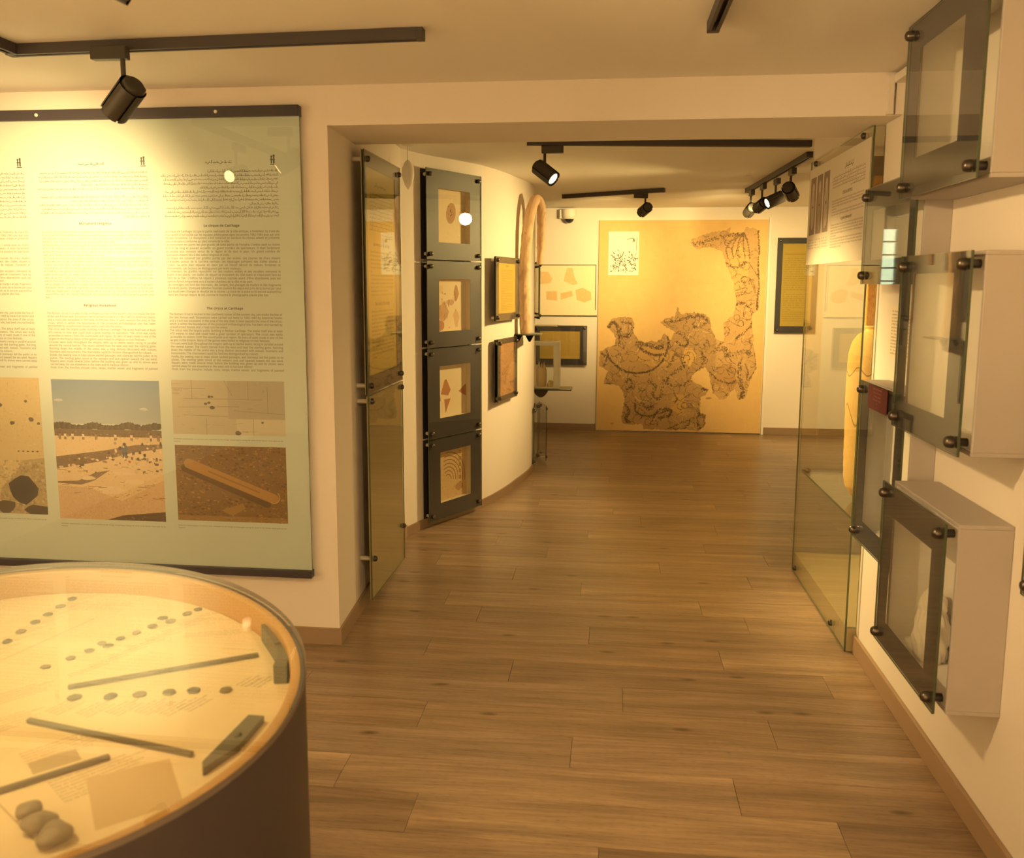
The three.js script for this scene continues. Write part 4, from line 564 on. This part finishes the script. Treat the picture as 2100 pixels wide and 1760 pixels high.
// ================================================================ ROUND TABLE CASE
{
  const cx = -1.091, cz = -1.377, a = .648, b = .515, th = -0.814, TOP = .90, BOARD = .83;
  const t = thing('display_table', 'oval drum-shaped display table with wooden rim and glass lid at lower left', 'table', [cx, 0, cz], th);
  const lathe = (pts) => new THREE.LatheGeometry(pts.map((p) => new THREE.Vector2(...p)), 120).scale(a, 1, b);
  mesh('drum', lathe([[.0, .001], [.985, .001], [.998, .01], [1.0, .80], [1.0, .884], [.998, .888], [.986, .888], [.986, .82], [.9, .82]]), M.drum, t);
  mesh('rim', lathe([[.985, .826], [.985, .884], [.982, .888], [.955, .888], [.951, .884], [.951, .826], [.985, .826]]), M.rimWood, t);
  // display board with its captions, uv from plan position
  const bt = canvas(1450, 1500, (g, w, h) => {
    const P = (x, z) => [(x + 1.85) * 1000, (z + 2.1) * 1000];
    g.fillStyle = '#e6d5ae'; g.fillRect(0, 0, w, h); speckle(g, 0, 0, w, h, 900, ['#ecdcb8', '#dfcca2'], 10, 70, .2);
    const text = (x, z, n, len, ang, c = '#8a7a58') => { g.save(); const [p, q] = P(x, z); g.translate(p, q); g.rotate(ang); g.textAlign = 'left'; g.fillStyle = c; g.font = '7px sans-serif'; for (let i = 0; i < n; i++) g.fillText(['Bronze, IIIe siècle', 'Monnaie punique', 'Tête de Tanit', 'Cheval debout', 'Coin, 3rd century'][i % 5].repeat(3).slice(0, len), 0, i * 10); g.restore(); };
    for (const [x, z] of [[-1.0, -1.36], [-.94, -1.36], [-.89, -1.37], [-.84, -1.38], [-.80, -1.38], [-.77, -1.40]]) text(x, z, 4, 16, -1.2);
    text(-.70, -1.50, 3, 14, -1.25, '#77694c'); text(-.675, -1.50, 3, 14, -1.25, '#77694c');
    for (let i = 0; i < 9; i++) { text(-1.05 + i * .015, -1.50 - i * .045, 2, 20, -1.0 + i * .03, '#a3926c'); text(-1.30, -1.50 - i * .05, 2, 26, -1.1, '#a3926c'); }
    text(-1.15, -1.38, 5, 34, -.9, '#a08f6a'); text(-1.10, -1.28, 6, 34, -.9, '#a08f6a'); text(-.95, -1.22, 6, 34, -.9, '#a08f6a'); text(-.85, -1.15, 8, 40, -.9, '#8d7c58'); text(-1.02, -1.78, 4, 50, -.25, '#b09f78'); text(-1.3, -1.86, 5, 60, -.1, '#b09f78'); text(-.92, -1.72, 3, 40, -.3, '#b09f78');
    g.strokeStyle = '#b9a67c'; g.lineWidth = 2.5; for (const [x0, z0, x1, z1] of [[-1.24, -1.50, -1.17, -1.78], [-1.1, -1.35, -1.24, -1.5], [-.9, -1.1, -.78, -1.02]]) { g.beginPath(); g.moveTo(...P(x0, z0)); g.lineTo(...P(x1, z1)); g.stroke(); }
    g.fillStyle = '#b89f74'; const gry = (pts, c) => blob(g, pts.map(([x, z]) => P(x, z)), c); gry([[-.80, -1.17], [-.70, -1.24], [-.62, -1.13], [-.71, -1.05]], '#cdb68a'); gry([[-.92, -1.20], [-.87, -1.25], [-.84, -1.22], [-.89, -1.17]], '#b5a582');
  });
  const bg = new THREE.CircleGeometry(.95, 96); bg.rotateX(-Math.PI / 2); bg.scale(a, 1, b); bg.translate(0, BOARD, 0);
  { const p = bg.attributes.position, uv = bg.attributes.uv, c = Math.cos(th), s = Math.sin(th); for (let i = 0; i < p.count; i++) { const X = cx + p.getX(i) * c + p.getZ(i) * s, Z = cz - p.getX(i) * s + p.getZ(i) * c; uv.setXY(i, (X + 1.85) / 1.45, 1 - (Z + 2.1) / 1.5); } }
  mesh('display_board', bg, M.print(bt, .7), t);
  const lid = new THREE.CylinderGeometry(1.004, 1.004, .011, 120).scale(a, 1, b).translate(0, .8945, 0);
  mesh('glass_lid', lid, [std(lin(.20, .17, .15), .4), M.clearGlass, M.clearGlass], t);
  const inv = (x, z) => { const dx = x - cx, dz = z - cz, c = Math.cos(th), s = Math.sin(th); return [dx * c - dz * s, dx * s + dz * c]; };
  const blockMat = std(lin(.16, .15, .11), .5);
  for (const [poly, sc, top] of [[[[-.737, -1.705], [-.703, -1.717], [-.655, -1.64], [-.622, -1.575], [-.607, -1.516], [-.632, -1.512], [-.645, -1.575]], [-.662, -1.61], .868], [[[-.632, -1.216], [-.622, -1.197], [-.596, -1.27], [-.592, -1.369], [-.621, -1.37]], [-.610, -1.30], .843]]) {
    const lp = poly.map(([x, z]) => inv(x, z)); const m = mesh('support_block', plan(lp, BOARD + .0005, top), blockMat, t);
    const sg = boltGeo.clone().rotateX(-Math.PI / 2).scale(.45, .25, .45); const [sx, sz] = inv(...sc); sg.translate(sx, top, sz); mesh('screw', sg, M.bolt, m);
  }
  // divider bars
  const bars = [[[-1.013, -1.445], [-.711, -1.627], 'thin grey divider bar at the back of the coin row in the table'], [[-1.005, -1.32], [-.665, -1.249], 'long grey divider bar in front of the coin row in the table'], [[-.98, -1.045], [-.796, -1.227], 'short grey divider bar beside the pebbles in the table']];
  for (const [p, q, l] of bars) { const L = Math.hypot(q[0] - p[0], q[1] - p[1]), m = mesh('divider_bar', rbox(-L / 2, L / 2, 0, .008, -.0048, .0048, .002), std(lin(.17, .145, .09), .5)); m.position.set((p[0] + q[0]) / 2, BOARD + .0005, (p[1] + q[1]) / 2); m.rotation.y = -Math.atan2(q[1] - p[1], q[0] - p[0]); tag(m, l, 'divider'); }
  // coins
  const coinG = [0, 1, 2].map((k) => { const g = new THREE.LatheGeometry([[0, .0], [.0105, 0], [.012, .0008], [.0122, .002], [.0115, .0032], [.0102, .0034], [.0095, .0028], [0, .0030]].map((p) => new THREE.Vector2(...p)), 22); const p = g.attributes.position; for (let i = 0; i < p.count; i++) { const an = Math.atan2(p.getZ(i), p.getX(i)), f = 1 + .06 * Math.sin(an * 2 + k) + .04 * Math.sin(an * 5 + k * 2); p.setXYZ(i, p.getX(i) * f, p.getY(i) + .0004 * Math.sin(an * 3 + p.getX(i) * 400), p.getZ(i) * f); } g.computeVertexNormals(); return g; });
  const coinM = [std(lin(.20, .16, .09), .5, { metalness: .4 }), std(lin(.27, .21, .12), .5, { metalness: .4 }), std(lin(.14, .11, .07), .5, { metalness: .4 })];
  const rows = [
    [[-.979, -1.413], [-.915, -1.425], [-.865, -1.439], [-.814, -1.453], [-.772, -1.466], [-.712, -1.475]],
    [[-1.116, -1.527], [-1.091, -1.571], [-1.075, -1.61], [-1.07, -1.648], [-1.05, -1.638], [-1.045, -1.677], [-1.027, -1.711], [-1.011, -1.749], [-1.012, -1.796], [-.985, -1.781], [-.969, -1.828], [-.957, -1.857]],
    [[-1.278, -1.633], [-1.285, -1.686], [-1.288, -1.739], [-1.289, -1.786], [-1.292, -1.836], [-1.294, -1.885]]];
  const rowName = ['row between the long bars', 'middle slanting row', 'leftmost row'], ord = ['first', 'second', 'third', 'fourth', 'fifth', 'sixth', 'seventh', 'eighth', 'ninth', 'tenth', 'eleventh', 'twelfth'];
  let ci = 0; rows.forEach((list, r) => list.forEach(([x, z], k) => { const m = mesh('coin', coinG[ci % 3], coinM[(ci * 2 + r) % 3]); m.position.set(x, BOARD + .0006, z); m.rotation.y = rr(0, 6); const s = r === 0 ? 1.0 : .85 + rr(-.1, .15); m.scale.set(s, s, s); tag(m, `dark bronze coin, ${ord[k]} from the ${r === 0 ? 'left' : 'near end'} in the ${rowName[r]}`, 'coin', 'old coins laid out in rows in the table'); ci++; }));
  // pebbles
  const pb = [[-.828, -1.074, .017, 'glossy rounded pebble, left of three beside the short divider bar'], [-.793, -1.046, .021, 'rounded brown pebble, middle of three beside the short divider bar'], [-.752, -1.024, .023, 'lumpy brown pebble, right of three beside the short divider bar']];
  pb.forEach(([x, z, r, l], i) => { const g = new THREE.IcosahedronGeometry(r, 4), p = g.attributes.position; for (let k = 0; k < p.count; k++) { const f = 1 + .3 * perlin.noise(p.getX(k) * 45 + i * 9, p.getY(k) * 45, p.getZ(k) * 45); p.setXYZ(k, p.getX(k) * f * 1.1, Math.max(-r * .45, p.getY(k) * f * .6), p.getZ(k) * f); } g.translate(0, r * .45, 0); g.computeVertexNormals(); const m = mesh('pebble', g, std(lin(.26, .21, .13), .45)); m.position.set(x, BOARD + .0006, z); m.rotation.y = i; tag(m, l, 'pebble'); });
}
// ================================================================ TRACKS AND SPOT LAMPS
function track(label, p, q, group) {
  const L = Math.hypot(q[0] - p[0], q[1] - p[1]), o = thing('light_track', label, 'light track', [(p[0] + q[0]) / 2, H - .036, (p[1] + q[1]) / 2], -Math.atan2(q[1] - p[1], q[0] - p[0]), group), w = .018, h = .035;
  mesh('rail', merge([box(-L / 2, L / 2, h - .006, h, -w, w), box(-L / 2, L / 2, 0, h - .006, -w, -w + .004), box(-L / 2, L / 2, 0, h - .006, w - .004, w), box(-L / 2, L / 2, 0, .004, -w + .004, -.007), box(-L / 2, L / 2, 0, .004, .007, w - .004)]), M.trackMetal, o);
  for (const s of [-1, 1]) mesh('end_cap', rbox(s * L / 2 - .012, s * L / 2 + .012, -.001, h, -w - .001, w + .001, .002), M.trackMetal, o);
  mesh('copper_strip', box(-L / 2 + .02, L / 2 - .02, h - .012, h - .0065, -.006, .006), std(lin(.35, .25, .14), .4, { metalness: .8 }), o);
  return o;
}
track('long black track along the ceiling above the text poster', [-2.05, -2.862], [-.613, -2.81], 'ceiling light tracks');
track('black track turning off at the left edge of the picture toward the viewer', [-2.035, -2.84], [-2.035, -1.0], 'ceiling light tracks');
track('short black track seen from below at the top of the picture', [.302, -2.815], [.308, -.3], 'ceiling light tracks');
track('black track straight across the ceiling just past the beam', [-.462, -4.93], [1.10, -5.13], 'ceiling light tracks');
track('short slanting black track above the mural, with one lamp', [-.424, -7.962], [.434, -7.494], 'ceiling light tracks');
track('black track running away along the right with four lamps', [1.143, -7.60], [1.197, -5.555], 'ceiling light tracks');
const headGeo = (() => { // barrel along +z, lens at z = .075
  const b = new THREE.LatheGeometry([[0, -.072], [.030, -.072], [.036, -.066], [.038, -.05], [.038, .06], [.040, .07], [.036, .0725], [.033, .066], [0, .0655]].map((p) => new THREE.Vector2(...p)), 28); b.rotateX(Math.PI / 2); return b; })();
const shellGeo = [0, 1, 2, 3].map((k) => { const g = new THREE.CylinderGeometry(.0455, .0455, .132, 10, 1, true, 0, Math.PI / 2 - .16), gi = new THREE.CylinderGeometry(.042, .042, .132, 10, 1, true, 0, Math.PI / 2 - .16); gi.index.array.reverse(); const q = merge([g, gi]); q.rotateX(Math.PI / 2); q.rotateZ(k * Math.PI / 2 + .3); q.translate(0, 0, .008); return q; });
const lensGeo = new THREE.CircleGeometry(.0315, 24).translate(0, 0, .068);
function lamp(key, label, { stem = .1, side = 1, along = 0, group = 'black spot lamps' } = {}) {
  const { at, aim, cd, cone } = LAMPS[key], p = new THREE.Vector3(...at), dir = new THREE.Vector3(...aim).sub(p).normalize();
  const o = thing('spot_lamp', label, 'spot lamp', at, 0, group);
  const top = H - .036 - at[1];
  const ad = rbox(side > 0 ? -.105 : -.018, side > 0 ? .018 : .105, top - .042, top, -.016, .016, .003); ad.rotateY(along); mesh('adapter', ad, M.lampMetal, o);
  mesh('stem', new THREE.CylinderGeometry(.008, .008, Math.max(.03, top - .042), 14).translate(0, (top - .042) / 2, 0), M.lampMetal, o);
  const head = mesh('head', headGeo, M.lampMetal, o); head.lookAt(p.clone().add(dir)); head.updateMatrix();
  const q = new THREE.Quaternion().setFromRotationMatrix(new THREE.Matrix4().lookAt(dir, new THREE.Vector3(), new THREE.Vector3(0, 1, 0))); head.quaternion.copy(q);
  for (const g of shellGeo) mesh('cooling_shell', g, M.lampMetal, head);
  mesh('lens', lensGeo, M.lens, head);
  const l = new THREE.SpotLight(at[2] < -4 || key === 'table' ? LIGHT_FAR : LIGHT, cd, 0, cone, 1, 2); l.name = 'lamp_light'; l.position.copy(dir.clone().multiplyScalar(.078)); l.target.position.copy(dir.clone().multiplyScalar(1)); l.castShadow = true; l.shadow.radius = key === 'curve' ? 2.6 : 1.4; o.add(l, l.target);
  return o;
}
lamp('poster', 'black spot lamp hanging in front of the text poster at upper left');
lamp('corner', 'black spot lamp on the side track, outside the left of the picture', { along: Math.PI / 2 });
lamp('boxes', 'black spot lamp above the table aimed at the right wall, outside the picture', {});
lamp('table', 'black spot lamp straight above the display table, outside the picture', {});
lamp('room', 'black spot lamp on the near track, outside the top of the picture', { along: Math.PI / 2 });
lamp('back', 'black spot lamp aimed at the wall behind the viewer, outside the picture', { along: Math.PI / 2 });
lamp('left', 'black spot lamp aimed at the outer left wall, outside the picture', { along: Math.PI / 2 });
lamp('niche', 'glowing spot lamp at the left end of the track past the beam', { side: -1 });
lamp('prints', 'single black spot lamp on the short slanting track above the mural', { along: .5 });
lamp('muralA', 'darkest spot lamp at the far end of the four-lamp track', { along: Math.PI / 2 });
lamp('muralB', 'spot lamp with a pale ring, second from the far end of the four-lamp track', { along: Math.PI / 2 });
lamp('curve', 'glowing spot lamp facing the viewer on the four-lamp track', { along: Math.PI / 2 });
lamp('far', 'nearest spot lamp of the four-lamp track, turned to the right', { along: Math.PI / 2 });
// pendant by the passage corner
{
  const o = thing('ceiling_pendant', 'small white ceiling pendant with a pale leaf-shaped shade behind the passage panel', 'pendant', [-1.155, 2.13, -4.93]);
  mesh('ceiling_rose', new THREE.LatheGeometry([[0, .245], [.03, .248], [.038, .262], [.038, .275], [0, .275]].map((p) => new THREE.Vector2(...p)), 24), M.white, o);
  mesh('cord', new THREE.CylinderGeometry(.0025, .0025, .09, 8).translate(0, .21, 0), M.white, o);
  mesh('shade', new THREE.LatheGeometry([[0, .0], [.02, .03], [.036, .08], [.034, .12], [.018, .155], [0, .172]].map((p) => new THREE.Vector2(...p)), 28), M.white, o);
}
renderer.render(scene, camera);
